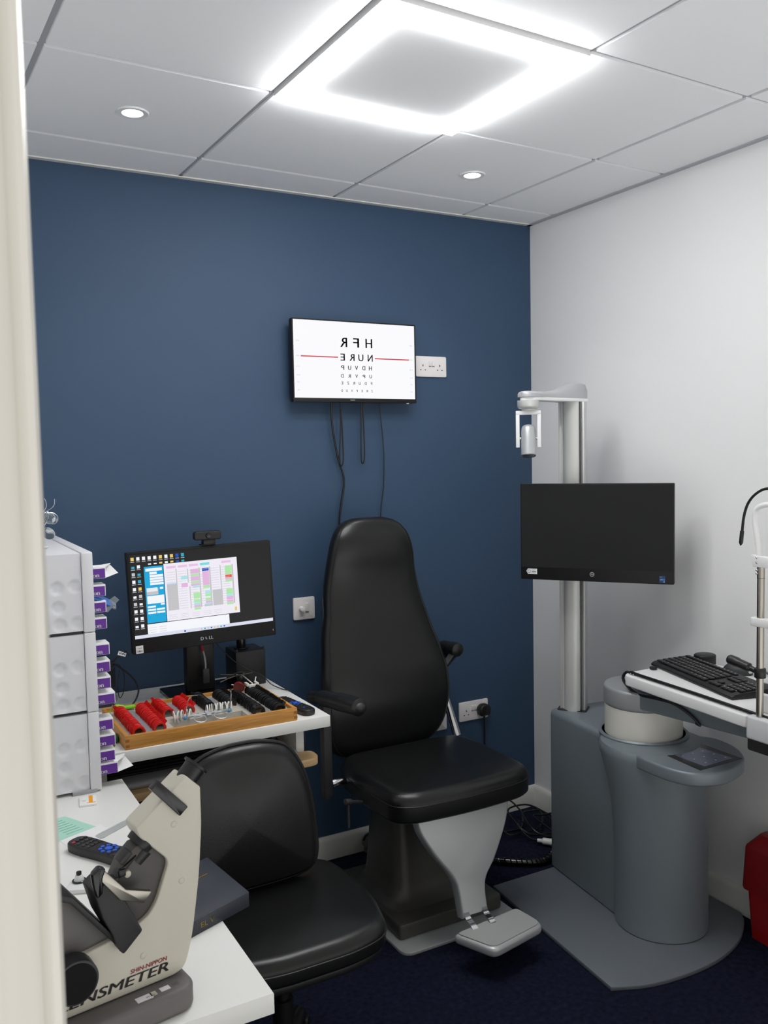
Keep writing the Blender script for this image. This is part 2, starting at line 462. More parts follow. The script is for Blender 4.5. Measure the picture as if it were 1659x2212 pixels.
for v, a in zip((.731,.537,.401,.292,.2,.1), ('6/36','6/24','6/18','6/12','6/9','6/6')):
    for u in (.033, .968):
        b = MB(); text(b, a, MS @ T(u*sw, v*sh, 0), h=.018*sh, mirror=True, z=.0004); obj('chart_notation', b, FAINT, scr, flat=True, recalc=False)
b = MB(); text(b, 'PHILIPS', MT @ T(W_/2-.02, .009, .0022), w=.020, h=.0036); obj('maker_badge', b, STICK, t, flat=True)
b = MB(); b.bx(W_-.045, W_-.034, -.003, .001, -.006, 0, MT); obj('power_light', b, STICK, t)
yb = -.03
def cable(label, pts, r, cat='cable', name='hanging_cable', m=None, group=None):
    b = MB(); b.tube(pts, r, 8, 8); o = obj(name, b, m or CABLE); tag(o, label, cat, group); return o
cable('thin black cable running down the blue wall to the right side of the chair top', [(-.795,-.04,1.845), (-.788,-.03,1.79), (-.772,-.02,1.68), (-.767,-.016,1.58), (-.772,-.016,1.48), (-.788,-.016,1.36), (-.80,-.016,1.0)], .0022)
cable('thick black cable bending in an S below the wall screen to behind the chair', [(-1.005,-.04,1.845), (-1.006,-.034,1.79), (-1.0,-.03,1.72), (-.978,-.025,1.61), (-.955,-.02,1.545), (-.950,-.016,1.50), (-.965,-.016,1.42), (-.975,-.016,1.33), (-.985,-.016,1.0)], .0042)
cable('black cable loop hanging left of centre below the wall screen', [(-.972,-.05,1.845), (-.972,-.04,1.70), (-.973,-.03,1.60), (-.965,-.026,1.577), (-.957,-.03,1.60), (-.963,-.04,1.70), (-.972,-.05,1.80)], .0028)
cable('black cable loop folded double hanging at the centre below the wall screen', [(-.882,-.05,1.845), (-.88,-.04,1.72), (-.877,-.03,1.61), (-.869,-.025,1.585), (-.863,-.03,1.61), (-.868,-.04,1.72), (-.877,-.05,1.83)], .0028)
# ------------------------------------------------------------------ wall desk with the pull-out shelf
DZ = .80
t = thing('computer_desk', 'white desk along the blue wall with a birch pull-out keyboard shelf', 'desk', (-1.70, -.33, 0))
b = MB(); b.bx(-2.044, -1.332, -.655, -.004, DZ-.036, DZ, None, .0015); obj('worktop', b, WHITED, t)
for x in (-2.02, -1.386):
    b = MB(); b.bx(x, x+.028, -.50, -.03, 0, DZ-.036, None, .001); obj('side_panel', b, WHITED, t)
b = MB(); b.prism(roundpoly([(-1.99,-.05), (-1.387,-.05), (-1.387,-.502), (-1.335,-.502), (-1.335,-.585), (-1.99,-.585)], [0,0,.005,.03,.045,.01], 6), .620, .645, None, .002); sh = obj('keyboard_shelf', b, BIRCH, t)
b = MB(); b.prism(rrect(.60,.078,.02,5,(-1.695,-.515)), .645, .667, None, .012, 4); obj('wrist_rail', b, GREYP, sh)
b = MB(); b.bx(-1.99, -1.388, -.06, -.045, .30, .615); obj('back_panel', b, BLACKP, t)

t = thing('keyboard', 'black keyboard pushed back on the birch shelf under the white desk', 'keyboard', (-1.74,-.36,.645))
b = MB(); b.bx(-1.98, -1.52, -.455, -.29, .6455, .662, None, .003); obj('keyboard_case', b, BLACKP, t)
for r in range(5):
    b = MB(); b.bx(-1.97, -1.53, -.445+.029*r, -.420+.029*r, .661, .666, None, .0015); obj('key_row', b, KEYC, t)
t = thing('computer_mouse', 'black mouse on the birch shelf under the white desk', 'mouse', (-1.43,-.40,.645))
b = MB(); b.ball((-1.435,-.40,.6485), .03, (1.05,1.55,1.05), None, 20, 12)
for v in b.bm.verts: v.co.z = max(v.co.z, .6455)
obj('body', b, BLACKP, t)
b = MB(); b.cyl((-1.435,-.423,.677), (-1.435,-.417,.677), .008, None, 14); obj('wheel', b, DARKP, t)
b = MB(); b.tube([(-1.335,-.30,.755), (-1.318,-.37,.70), (-1.318,-.42,.66), (-1.345,-.46,.58), (-1.37,-.50,.50), (-1.385,-.585,.455), (-1.42,-.59,.45)], .0018, 6, 8)
tag(obj('mouse_cable', b, CABLE), 'thin black cable drooping from under the right end of the white desk', 'cable')

# ------------------------------------------------------------------ desktop computer on its stand
DM = T(-1.612,-.282,1.159) @ Matrix.Rotation(-.023,4,'Z') @ Matrix.Rotation(-.047,4,'X') @ Matrix.Rotation(-.024,4,'Y') @ MW
W_, H_ = .490, .331
t = thing('desktop_computer', 'black desktop monitor on a stand showing an appointment diary', 'computer', (-1.60,-.18,DZ))
b = MB(); b.prism(rrect(W_, H_, .004, 3), -.032, 0, DM, .002); obj('casing', b, BEZEL, t)
sx0, sx1, sy0, sy1 = -W_/2+.0085, W_/2-.0085, -H_/2+.050, H_/2-.009
b = MB(); b.bx(sx0, sx1, sy0, sy1, 0, .0006, DM); dsp = obj('display', b, glow('desktop dark', (40,40,42), .38), t)
dw, dh = sx1-sx0, sy1-sy0
MD = DM @ T(sx0, sy0, .0006)
C_W = glow('window white', (246,247,252), .98); C_L = glow('window lilac white', (244,240,250), .95); C_B = glow('window blue', (0,168,222), .95)
C_P = glow('cell pink', (234,182,228), .95); C_G = glow('cell green', (176,238,168), .95); C_C = glow('cell cyan', (168,234,240), .95)
C_GY = glow('cell grey', (198,198,200), .95); C_R = glow('cell red', (236,84,48), .95); C_BL = glow('cell blue', (20,84,196), .95); C_Y = glow('icon yellow', (238,204,110), .95)
C_T = glow('taskbar', (222,226,242), .95); C_I = glow('icon teal', (44,170,196), .95); C_D = glow('line grey', (206,206,216), .9); C_HP = glow('header pink', (240,196,236), .95); C_HC = glow('header cyan', (120,226,226), .95)
PAL = [C_W, C_L, C_B, C_P, C_G, C_C, C_GY, C_R, C_BL, C_Y, C_T, C_I, C_D, C_HP, C_HC]
def rects(name, rs, z):
    b = MB()
    for u0, v0, u1, v1, m in rs:
        b.mi = PAL.index(m); b.bx(u0*dw, u1*dw, v0*dh, v1*dh, 0, z, MD)
    return obj(name, b, PAL, dsp, flat=True)
rects('window', [(.09,.04,.671,.158,C_W), (.228,.165,.754,.862,C_L)], .0003)
rects('side_window', [(.092,.17,.224,.848,C_B)], .0004)
rects('taskbar', [(.001,0,.999,.04,C_T)], .0003)
r = [(.245,.800,.312,.828,C_HP), (.326,.800,.392,.828,C_HP), (.404,.800,.470,.828,C_HP), (.484,.800,.552,.830,C_HC), (.640,.802,.708,.830,C_HP)]
r += [(.242,.291,.316,.602,C_GY), (.562,.288,.634,.482,C_GY), (.498,.29,.556,.318,C_GY)]
r += [(.309,.602,.316,.79,C_GY), (.389,.605,.396,.775,C_GY), (.398,.288,.404,.56,C_GY), (.471,.29,.480,.775,C_GY), (.546,.318,.556,.775,C_GY), (.625,.482,.632,.78,C_GY), (.712,.29,.722,.775,C_GY)]
def col(u0, u1, items): return [(u0, v-h, u1, v, m) for v, h, m in items]
r += col(.243,.309,[(.622,.012,C_C), (.61,.012,C_P)]) + col(.343,.388,[(.69,.04,C_C), (.60,.045,C_P)])
r += col(.412,.470,[(.766,.058,C_P), (.705,.028,C_G), (.675,.055,C_P), (.617,.027,C_G), (.588,.03,C_P)]) + col(.424,.470,[(.556,.022,C_C), (.475,.075,C_G), (.388,.036,C_G), (.35,.025,C_C), (.323,.03,C_P), (.291,.028,C_G)])
r += col(.496,.544,[(.764,.036,C_BL), (.726,.175,C_P), (.549,.032,C_G)]) + col(.508,.550,[(.48,.032,C_C), (.446,.036,C_G), (.392,.032,C_G), (.358,.028,C_P), (.328,.032,C_C)])
r += col(.662,.710,[(.766,.11,C_G), (.652,.035,C_R), (.615,.022,C_P), (.592,.028,C_G), (.478,.07,C_G), (.406,.024,C_C), (.38,.04,C_P), (.335,.025,C_P), (.308,.03,C_G)])
r += [(.716,.195,.732,.24,C_Y)]
rects('diary_cells', r, .0008)
r = [(.244+.078*i, .30+.03*k, .304+.078*i, .304+.03*k, C_D) for i in range(6) for k in range(16)]
r += [(.245+.08*i, .192+.02*k, .300+.08*i, .195+.02*k, C_D) for i in range(5) for k in range(3)]
r += [(.100+.07*i, .055+.028*k, .150+.07*i, .059+.028*k, C_D) for i in range(2) for k in range(3)]
rects('diary_lines', r, .00095)
r = [(.102,.79,.215,.825,C_W), (.128,.752,.178,.78,C_W), (.128,.716,.220,.745,C_W), (.128,.685,.220,.71,C_W), (.128,.654,.220,.68,C_W), (.128,.622,.220,.648,C_W), (.101,.505,.180,.585,C_GY), (.101,.545,.175,.59,C_W), (.192,.565,.215,.59,C_W),
     (.101,.40,.218,.495,C_W), (.192,.375,.218,.395,C_W)]
r += [(u, v, u+.055, v+.022, C_W) for u, v in ((.101,.352), (.101,.316), (.162,.316), (.101,.280), (.162,.280))]
rects('side_window_fields', r, .0007)
r = []
icols = [C_Y, C_W, C_W, C_W, C_W, C_Y, C_W, C_Y, C_BL, C_I]
for k in range(10):
    u = .008+.0385*k; r += [(u, .932, u+.021, .972, icols[k]), (u-.002, .914, u+.023, .921, C_D)]
    if k < 10 and k > 2: r += [(u, .87, u+.021, .892 if k > 4 else .885, icols[k])]
cc = [[C_I,C_GY,C_W,C_W,C_W,C_GY,C_W,C_W,C_W], [C_W,C_I,C_I,C_Y,C_GY,C_W,C_W,C_W,C_W]]
for k in range(9):
    v = .838-.0885*k
    for j in range(2):
        u = .009+.038*j; hh = .038 if (k*3+j) % 4 else .026
        r += [(u, v, u+.021, v+hh, cc[j][k]), (u-.003, v-.018, u+.024, v-.011, C_D)]
rects('desktop_icons', r, .0003)
rects('taskbar_icons', [(.34+.0, .010, .352, .03, C_BL)]+[(.46+.0235*k, .010, .470+.0235*k, .028, m) for k, m in enumerate((C_GY, C_I, C_GY, C_BL, C_Y, C_GY, C_I, C_BL))], .0006)
b = MB(); text(b, 'D', DM @ T(-.017,-.143,0), h=.0105, bold=.01); text(b, 'LL', DM @ T(.0135,-.143,0), h=.0105, bold=.01)
M_ = DM @ T(-.003,-.143,0) @ Matrix.Rotation(.5,4,'Z'); text(b, 'E', M_, h=.0080, bold=.01)
obj('maker_logo', b, STICK, t, flat=True)
b = MB(); b.bx(-.236, -.2125, -.163, -.138, 0, .0005, DM); st = obj('sticker', b, STICK, t)
b = MB(); text(b, 'intel', DM @ T(-.2245,-.146,.0005), w=.013, z=.0002); text(b, 'CORE i5', DM @ T(-.2245,-.156,.0005), w=.017, h=.006, bold=.03, z=.0002); obj('sticker_print', b, STICKG, st, flat=True)
b = MB(); b.bx(W_/2-.0115, W_/2-.010, -.150, -.144, 0, .0008, DM); obj('power_light', b, STICK, t)
b = MB(); b.bx(-1.652, -1.552, -.185, -.14, .812, 1.10, None, .006); obj('stand_column', b, BLACKP, t)
b = MB(); b.prism(rrect(.31, .205, .012, 4, (-1.567,-.172)), DZ+.0005, DZ+.012, None, .003); obj('stand_base', b, BLACKG, t)
t = thing('webcam', 'black webcam clipped on top of the desktop monitor', 'webcam', (-1.594,-.27,1.325))
WM = T(-1.594,-.285,1.360) @ Matrix.Rotation(-.02,4,'Z') @ MW
b = MB(); b.prism(rrect(.092, .029, .008, 5), -.022, .004, WM, .004); obj('body', b, BLACKP, t)
b = MB(); b.cyl(WM @ V((.002,0,.004)), WM @ V((.002,0,.009)), .0105, .0095, 24, .001); b.mi = 0; obj('lens', b, BLACKG, t)
b = MB(); b.cyl(WM @ V((.002,0,.0088)), WM @ V((.002,0,.0094)), .004, None, 14); b.torus(WM @ V((.002,0,.0092)), .008, .0007, (0,-1,0), 20, 5); obj('lens_ring', b, DARKP, t)
b = MB(); b.box((.006,-.022,-.016), (.042,.018,.03), WM, .003); b.box((.006,-.0325,-.030), (.05,.004,.03), WM, .001); obj('clip', b, BLACKP, t)

# things behind and beside the monitor
t = thing('equipment_box', 'black box with a short round spout standing behind the monitor at right', 'box', (-1.41,-.13,DZ))
b = MB(); b.bx(-1.472, -1.36, -.175, -.06, DZ, .927, None, .004); obj('case', b, BLACKP, t)
b = MB(); b.cyl((-1.432,-.12,.927), (-1.432,-.12,.985), .017, .016, 24, .002); b.cyl((-1.432,-.12,.927), (-1.432,-.12,.933), .026, None, 24, .002); obj('spout', b, BLACKG, t)
for p in ((-1.466,-.170), (-1.366,-.170)):
    b = MB(); b.cyl((p[0],p[1],.927), (p[0],p[1],.936), .004, None, 10); obj('screw', b, DARKP, t)
t = thing('loudspeaker', 'dark speaker box at the left end of the white desk behind purple boxes', 'speaker', (-1.93,-.14,DZ))
b = MB(); b.prism(roundpoly([(-1.985,-.05), (-1.878,-.05), (-1.872,-.085), (-1.915,-.215), (-1.985,-.215)], .008), DZ+.0, .93, None, .003); obj('cabinet', b, DARKP, t)
b = MB(); b.prism(roundpoly([(-1.99,-.047), (-1.874,-.047), (-1.868,-.085), (-1.912,-.219), (-1.99,-.219)], .008), DZ, DZ+.012, None, .001); obj('base_plate', b, GREYP, t)
def cab(label, pts, r, n=8, name='cable', m=None):
    b = MB(); b.tube(pts, r, 7, n); o = obj(name, b, m or CABLE); return tag(o, label, 'cable')
cab('black cable making a tall loop left of the monitor stand', [(-1.86,-.22,.99), (-1.90,-.21,.96), (-1.925,-.19,.90), (-1.92,-.20,.85), (-1.90,-.23,.806), (-1.875,-.25,.805), (-1.845,-.25,.83), (-1.83,-.235,.865), (-1.845,-.22,.90), (-1.875,-.20,.93), (-1.90,-.19,.95)], .0028)
cab('thin cable loops hanging on the dark speaker box', [(-1.885,-.22,.93), (-1.895,-.225,.885), (-1.89,-.225,.84), (-1.875,-.22,.86), (-1.87,-.21,.91), (-1.885,-.2,.945), (-1.91,-.215,.93), (-1.93,-.225,.87), (-1.935,-.225,.82)], .0014)
t = thing('cable_label', 'small white paper label wrapped on the cable left of the monitor', 'label', (-1.885,-.25,.993))
LMx = fr((-1.8845,-.262,.992), (.93,.0,-.36), z=(0,-1,.1))
b = MB(); b.bx(-.013, .013, -.0065, .0065, -.0005, .0005, LMx); tg = obj('label', b, STICK, t)
b = MB(); [b.box((x, .001*(k % 2), .0007), (.003,.006,.0004), LMx) for k, x in enumerate((-.008,-.004,.001,.005,.009))]; obj('label_print', b, STICKG, t, flat=True)
b = MB(); b.tube([(-1.862,-.262,.985), (-1.87,-.262,.994), (-1.882,-.260,.994), (-1.895,-.255,.985)], .0016, 6, 6); obj('cord', b, CABLE, t)
t = thing('dangling_dongle', 'small black adapter hanging on a grey lead in front of the stand', 'adapter', (-1.60,-.21,.85))
b = MB(); b.bx(-1.606, -1.584, -.222, -.208, .845, .895, None, .002); obj('adapter', b, DARKP, t)
b = MB(); b.tube([(-1.595,-.215,.895), (-1.596,-.218,.915), (-1.598,-.214,.94), (-1.60,-.20,.965), (-1.60,-.19,.985)], .0032, 8, 6); obj('lead', b, GREYP, t)
b = MB(); b.cyl((-1.599,-.207,.953), (-1.601,-.197,.972), .0045, None, 10); obj('red_plug', b, REDINK, t)
cab('thin dark cable crossing from behind the monitor to the right edge of the desk', [(-1.56,-.20,.99), (-1.53,-.20,.95), (-1.49,-.215,.905), (-1.44,-.235,.87), (-1.40,-.24,.85), (-1.37,-.25,.815), (-1.345,-.29,.803), (-1.333,-.33,.802), (-1.325,-.335,.77)], .0018)

# ------------------------------------------------------------------ trial lens case
A0 = V((-1.9655,-.484)); ang = math.atan2(.012, .516)
TX0, TX1, TY0, TY1 = -1.966, -1.441, -.648, -.322          # outer rim
TB = DZ
t = thing('trial_lens_case', 'shallow oak tray holding rows of red, black and white trial lenses', 'lens case', ((TX0+TX1)/2, (TY0+TY1)/2, TB))
wt = .011
b = MB(); b.bx(TX0, TX1, TY0, TY0+wt, TB, TB+.040, None, .001); obj('front_rail', b, WOOD, t)
b = MB(); b.bx(TX0, TX1, TY1-wt, TY1, TB, TB+.040, None, .001); obj('back_rail', b, WOOD, t)
for x in (TX0, TX1-wt):
    b = MB(); b.bx(x+.0002, x+wt-.0002, TY0+wt, TY1-wt, TB, TB+.0398, None, .001); obj('end_rail', b, WOODY, t)
for x in (TX0, TX1-wt):
    for k in range(2): b = MB(); b.bx(x, x+wt, TY0-.0004, TY0+.001, TB+.006+.016*k, TB+.014+.016*k); obj('finger_joint', b, mat('oak end grain', rgb(150,96,40), .5), t)
IZ = TB+.028
b = MB(); b.bx(TX0+wt, TX1-wt, TY0+wt, TY1-wt, TB+.001, TB+.006); obj('bottom_board', b, GREYK, t)
b = MB()
def slab(x0, x1, y0, y1): b.bx(x0, x1, y0, y1, TB+.006, IZ)
xr0, xr1, yr0, yr1 = -1.815, -1.585, -.615, -.545                        # sunk well for the trial frames
slab(TX0+wt, xr0, TY0+wt, TY1-wt); slab(xr1, TX1-wt, TY0+wt, TY1-wt); slab(xr0, xr1, TY0+wt, yr0); slab(xr0, xr1, yr1, TY1-wt)
obj('lens_insert', b, GREYK, t)
for x0 in (-1.888, -1.764, -1.632, -1.522):
    b = MB(); b.bx(x0-.009, x0+.009, TY0+wt+.006 if x0 < -1.8 or x0 > -1.6 else -.50, TY1-wt-.004, IZ, IZ+.002); obj('label_strip', b, mat('frosted strip', rgb(150,150,156), .4), t)

def lens_mesh(name, m, R=.019, tabside=1, white=False):
    b = MB()
    b.mi = 0
    prof = [(R-.0058,-.0013), (R-.0008,-.0018), (R,-.0004), (R,.0004), (R-.0008,.0018), (R-.0058,.0013)]
    n = 22
    rings = [[(r*math.cos(2*PI*k/n), z, r*math.sin(2*PI*k/n)) for k in range(n)] for r, z in prof+[prof[0]]]
    b.loft(rings, None, cap=False)
    a = math.radians(52)
    if not white:
        Mt = Matrix.Rotation(-a if tabside > 0 else -(PI-a), 4, 'Y')
        b.bx(R-.001, R+.010, -.0012, .0012, -.0035, .0035, Mt)
    b.mi = 1
    b.loft([[((R-.0057)*math.cos(2*PI*k/n), z, (R-.0057)*math.sin(2*PI*k/n)) for k in range(n)] for z in (-.0006,.0006)])
    return obj(name, b, [m, GLASS])
def lens_row(m, name, x, y0, y1, n, label, group, side=1):
    proto = None
    for k in range(n):
        y = y0+(y1-y0)*k/(n-1); ps = (x+random.uniform(-.0015,.0015), y, IZ+.0075+random.uniform(-.001,.0012))
        if proto is None:
            o = lens_mesh(name, m, tabside=side); tag(o, label, 'lens', group); proto = o
        else:
            o = proto.copy(); COL.objects.link(o)
        o.location = ps; o.rotation_euler = (random.uniform(-.02,.08), random.uniform(-.09,.09), random.uniform(-.03,.03))
LR, LB = 'red-rimmed trial lens', 'black-rimmed trial lens'
lens_row(REDP, 'red_trial_lens', -1.921, -.372, -.618, 34, 'red rimmed trial lens in the long leftmost row of the oak tray', 'red lenses in the long left row', -1)
lens_row(REDP, 'red_trial_lens', -1.857, -.376, -.608, 32, 'red rimmed trial lens in the long second row from the left of the oak tray', 'red lenses in the second row', 1)
lens_row(REDP, 'red_trial_lens', -1.800, -.352, -.486, 18, 'red rimmed trial lens in the short row at the back left of the oak tray', 'red lenses in the left short row', -1)
lens_row(REDP, 'red_trial_lens', -1.733, -.352, -.482, 18, 'red rimmed trial lens in the short row beside the black rimmed lenses', 'red lenses in the right short row', 1)
lens_row(BLKRIM, 'black_trial_lens', -1.668, -.348, -.482, 18, 'black rimmed trial lens in the short row beside the red lenses', 'black lenses in the left short row', -1)
lens_row(BLKRIM, 'black_trial_lens', -1.598, -.350, -.482, 18, 'black rimmed trial lens in the short row right of the tray middle', 'black lenses in the right short row', 1)
lens_row(BLKRIM, 'black_trial_lens', -1.551, -.385, -.612, 30, 'black rimmed trial lens in the long second row from the right of the oak tray', 'black lenses in the second row from the right', -1)
lens_row(BLKRIM, 'black_trial_lens', -1.489, -.360, -.622, 34, 'black rimmed trial lens in the long row along the right end of the oak tray', 'black lenses in the long right row', 1)
def white_row(x0, x1, y, n, label, group):
    proto = None
    for k in range(n):
        x = x0+(x1-x0)*k/(n-1)
        if proto is None: proto = o = lens_mesh('white_trial_lens', WHTRIM, white=True); tag(o, label, 'lens', group)
        else: o = proto.copy(); COL.objects.link(o)
        o.location = (x, y+random.uniform(-.003,.003), IZ+.010); o.rotation_euler = (random.uniform(-.1,.1), random.uniform(-.2,.2), 1.25+random.uniform(-.2,.2))
white_row(-1.795, -1.745, -.535, 5, 'white rimmed trial lens in the left bunch beside the red lenses', 'white lenses at the left')
white_row(-1.690, -1.610, -.520, 10, 'white rimmed trial lens in the right bunch behind the trial frame', 'white lenses at the right')

# trial frames: one lying in the tray, one perched on its back edge
def trial_frame(label, M, m1, m2, knob):
    t = thing('trial_spectacles', label, 'trial frame', M.translation, 0)
    for s in (-1, 1):
        b = MB(); b.torus(M @ V((s*.033,0,0)), .019, .0022, M.to_3x3() @ V((0,1,0)), 26, 6); obj('lens_cell', b, m1, t)
        b = MB(); b.tube([M @ V((s*.066,0,.020)), M @ V((s*.072,-.03,.021)), M @ V((s*.066,-.07,.018)), M @ V((s*.05,-.085,.0))], .0016, 6, 5); obj('temple', b, CHROME, t)
        b = MB(); b.box((s*.033,.004,.026), (.016,.008,.012), M, .001); obj('lens_clip', b, m2, t)
    for s in (-1, 0, 1):
        b = MB(); b.ball(M @ V((s*.071,.004,.022 if s else .034)), .0062); obj('adjusting_knob', b, knob, t)
    b = MB(); b.bx(-.068, .068, -.003, .003, .018, .024, M, .001); b.bx(-.008,.008,-.005,.005,.005,.03,M,.001); obj('cross_bar', b, m1, t)
    return t
trial_frame('silver trial frame with blue knobs lying in the tray well', fr((-1.700,-.590,IZ+.010), (.985,.10,-.02), z=(0.02,.93,.30)), mat('matt silver', rgb(190,191,192), .35, metal=.6), CHROME, BLUEK2)
t = thing('spectacle_trial_frame', 'dark wire trial frame with white clips perched on the back edge of the oak tray', 'trial frame', (-1.49,-.33,TB+.04))
b = MB()
b.tube([(-1.572,-.30,.862), (-1.53,-.295,.872), (-1.50,-.295,.876)], .0018, 6, 4); b.tube([(-1.558,-.26,.878), (-1.52,-.28,.876), (-1.495,-.295,.876), (-1.45,-.28,.874)], .0016, 6, 4)
b.tube([(-1.495,-.295,.876), (-1.482,-.325,.862), (-1.470,-.350,.848)], .003, 6, 4); obj('arm', b, STEEL, t)
b = MB()
for p in ((-1.512,-.295,.876), (-1.488,-.296,.875), (-1.500,-.303,.869)): b.ball(p, .0075, (1,1,.9))
b.tube([(-1.52,-.29,.88), (-1.50,-.295,.885), (-1.48,-.295,.88)], .003, 6, 4); obj('hinge', b, BLACKP, t)
b = MB()
for p in ((-1.500,-.360), (-1.468,-.366)): b.box((p[0],p[1],.858), (.008,.03,.010), None, .001)
b.box((-1.484,-.376,.853), (.028,.012,.014), None, .002); b.tube([(-1.545,-.335,.858), (-1.522,-.352,.852)], .0018, 6, 0); b.tube([(-1.452,-.32,.868), (-1.468,-.345,.850)], .0018, 6, 0)
obj('clip', b, WHTRIM, t)
t = thing('red_lens_filter', 'dark red round filter lens lying by the tray back edge under the wire frame', 'lens', (-1.528,-.356,IZ+.02))
b = MB(); b.cyl((-1.527,-.356,IZ+.0215), (-1.523,-.350,IZ+.0245), .019, None, 26); obj('lens', b, mat('dark red filter', rgb(120,22,26), .25), t)

# lanyard, driver, remote on the wall desk
t = thing('lanyard', 'lime green ribbon looped over the left end of the oak tray', 'lanyard', (TX0,-.42,TB+.04))
def ribbon(mb, pts, w, wd, n=6):
    P = spline(pts, n); wd = V(wd)
    vs = []; fs = []
    for i, p in enumerate(P): vs += [p-wd*w/2, p+wd*w/2]
    for i in range(len(P)-1): fs.append([2*i, 2*i+1, 2*i+3, 2*i+2])
    mb.add(vs, fs)
b = MB(); ribbon(b, [(-1.900,-.335,IZ+.012), (-1.925,-.340,IZ+.020), (-1.948,-.38,IZ+.020), (-1.962,-.43,TB+.046), (-1.972,-.47,TB+.040), (-1.976,-.51,TB+.026), (-1.972,-.535,TB+.016)], .008, (.3,.7,.6))
ribbon(b, [(-1.955,-.40,TB+.048), (-1.975,-.43,TB+.044), (-1.988,-.47,TB+.032), (-1.990,-.51,TB+.014)], .007, (.2,.6,.75)); obj('ribbon', b, LIME, t)
b = MB(); b.box((-1.890,-.345,IZ+.010), (.045,.016,.010), RZ(0), .004); obj('ribbon_clip', b, LIME, t)
t = thing('screwdriver', 'small screwdriver with a green handle beside the left end of the oak tray', 'screwdriver', (-1.985,-.56,TB))
b = MB(); b.tube([(-1.966,-.520,TB+.010), (-1.972,-.548,TB+.010), (-1.979,-.572,TB+.010)], [.006,.010,.010,.006], 12, 4); obj('handle', b, GREEN, t)
b = MB(); b.cyl((-1.979,-.572,TB+.009), (-1.998,-.632,TB+.006), .004, .004, 12); obj('shaft', b, CHROME, t)

def remote(label, M, L, W, H, power=True):
    """M: x across, y along (towards the far end), z up, origin at the bottom centre"""
    t = thing('remote_control', label, 'remote control', M.translation)
    b = MB()
    poly = roundpoly([(-W*.40,-L/2), (W*.40,-L/2), (W*.5,-L*.30), (W*.44,0), (W*.5,L*.32), (W*.42,L/2), (-W*.42,L/2), (-W*.5,L*.32), (-W*.44,0), (-W*.5,-L*.30)], .02, 4)
    b.prism(poly, 0, H, M, .005, 3); obj('shell', b, BLACKP, t)
    k = 0
    for r in range(11):
        for c in range(4):
            if 4 <= r <= 6: continue
            y = L*.40-r*L*.072; x = (c-1.5)*W*.2
            b = MB(); b.box((x, y, H+.0006), (W*.14, L*.030, .0024), M, .0008)
            obj('button', b, REDK if (power and r == 0 and c == 0) else (BLUEK if (r == 10 and c == 1) else DARKP), t)
    for k in range(8):
        a = 2*PI*k/8; b = MB(); b.cyl(M @ V((W*.30*math.cos(a), -L*.02+L*.085*math.sin(a), H-.001)), M @ V((W*.30*math.cos(a), -L*.02+L*.085*math.sin(a), H+.002)), W*.085, None, 12, .0005); obj('arrow_button', b, BLUEK, t)
    b = MB(); b.cyl(M @ V((0,-L*.02,H-.001)), M @ V((0,-L*.02,H+.0025)), W*.16, None, 18, .0008); obj('ok_button', b, BLUEK, t)
    return t
remote('black remote control with blue keys at the right end of the white wall desk', fr((-1.400,-.530,DZ), (.985,.15,0), z=(0,0,1)), .200, .050, .020, False)
# ------------------------------------------------------------------ side desk along the left wall
LZ = .73
t = thing('side_desk', 'white desk along the left in front, carrying the lensmeter and lens dispensers', 'desk', (-2.29,-.92,0))
b = MB(); b.prism([(-2.60,-1.805), (-1.984,-1.805), (-1.984,-.67), (-2.052,-.67), (-2.052,-.02), (-2.60,-.02)], LZ-.036, LZ, None, .0015); obj('worktop', b, WHITED, t)
for y in (-1.76, -.10):
    b = MB(); b.bx(-2.57, -2.06, y, y+.03, 0, LZ-.036, None, .001); obj('side_panel', b, WHITED, t)
b = MB(); b.bx(-2.57, -2.55, -1.73, -.10, .35, LZ-.036); obj('back_panel', b, WHITED, t)

# three stacked lens dispensers
FX = -2.050; YN = -.728; UH = .2145
UZ = [.735+UH*2, .735+UH, .735]
def dispenser(k, label):
    z0 = UZ[k]; z1 = z0+UH-.002
    t = thing('lens_dispenser', label, 'dispenser', (-2.18,-.42,z0), 0, 'white stacked lens dispensers')
    b = MB(); b.bx(-2.31, FX-.029, YN+.009, -.075, z0+.003, z1-.002, None, .003); obj('case', b, WHITEM, t)
    # dimpled near side
    b = MB(); nx, nz = 66, 60; x0, x1 = -2.309, FX-.030; zz0, zz1 = z0+.004, z1-.003
    D = [(-2.142, z1-.091), (-2.097, z1-.088), (-2.140, z1-.142), (-2.138, z1-.188), (-2.094, z1-.186), (-2.185, z1-.093), (-2.183, z1-.190)]
    vs = []; fs = []
    for j in range(nz+1):
        for i in range(nx+1):
            x = x0+(x1-x0)*i/nx; z = zz0+(zz1-zz0)*j/nz; d = 0
            for cx, cz in D:
                r = math.hypot(x-cx, z-cz)/.0185
                if r < 1: d = max(d, .0055*min(1, (1-r)*2.2)**.8 if r > .45 else .0055)
            vs.append((x, YN+.0005+d, z))
    for j in range(nz):
        for i in range(nx):
            a = j*(nx+1)+i; fs.append([a, a+1, a+nx+2, a+nx+1])
    b.add(vs, fs); obj('dimpled_side', b, WHITEM, t, angle=80)
    b = MB(); b.prism(rrect(.674, UH-.001, .004, 3, (-.398, (z0+z1)/2)), FX-.0285, FX, Matrix(((0,0,1,0),(1,0,0,0),(0,1,0,0),(0,0,0,1))), .003); obj('front_frame', b, WHITEM, t)
    if k < 2: b = MB(); b.bx(-2.30, FX-.033, YN+.004, -.2, z0-.0015, z0+.0035); obj('joint_gap', b, BLACKP, t)
    else:
        b = MB(); b.bx(-2.125, -2.062, YN-.008, YN+.04, LZ, z0+.005, None, .001); obj('foot', b, GREYP, t)
        b = MB(); b.bx(-2.30, -2.27, -.14, -.08, LZ, z0+.005, None, .001); obj('foot', b, GREYP, t)
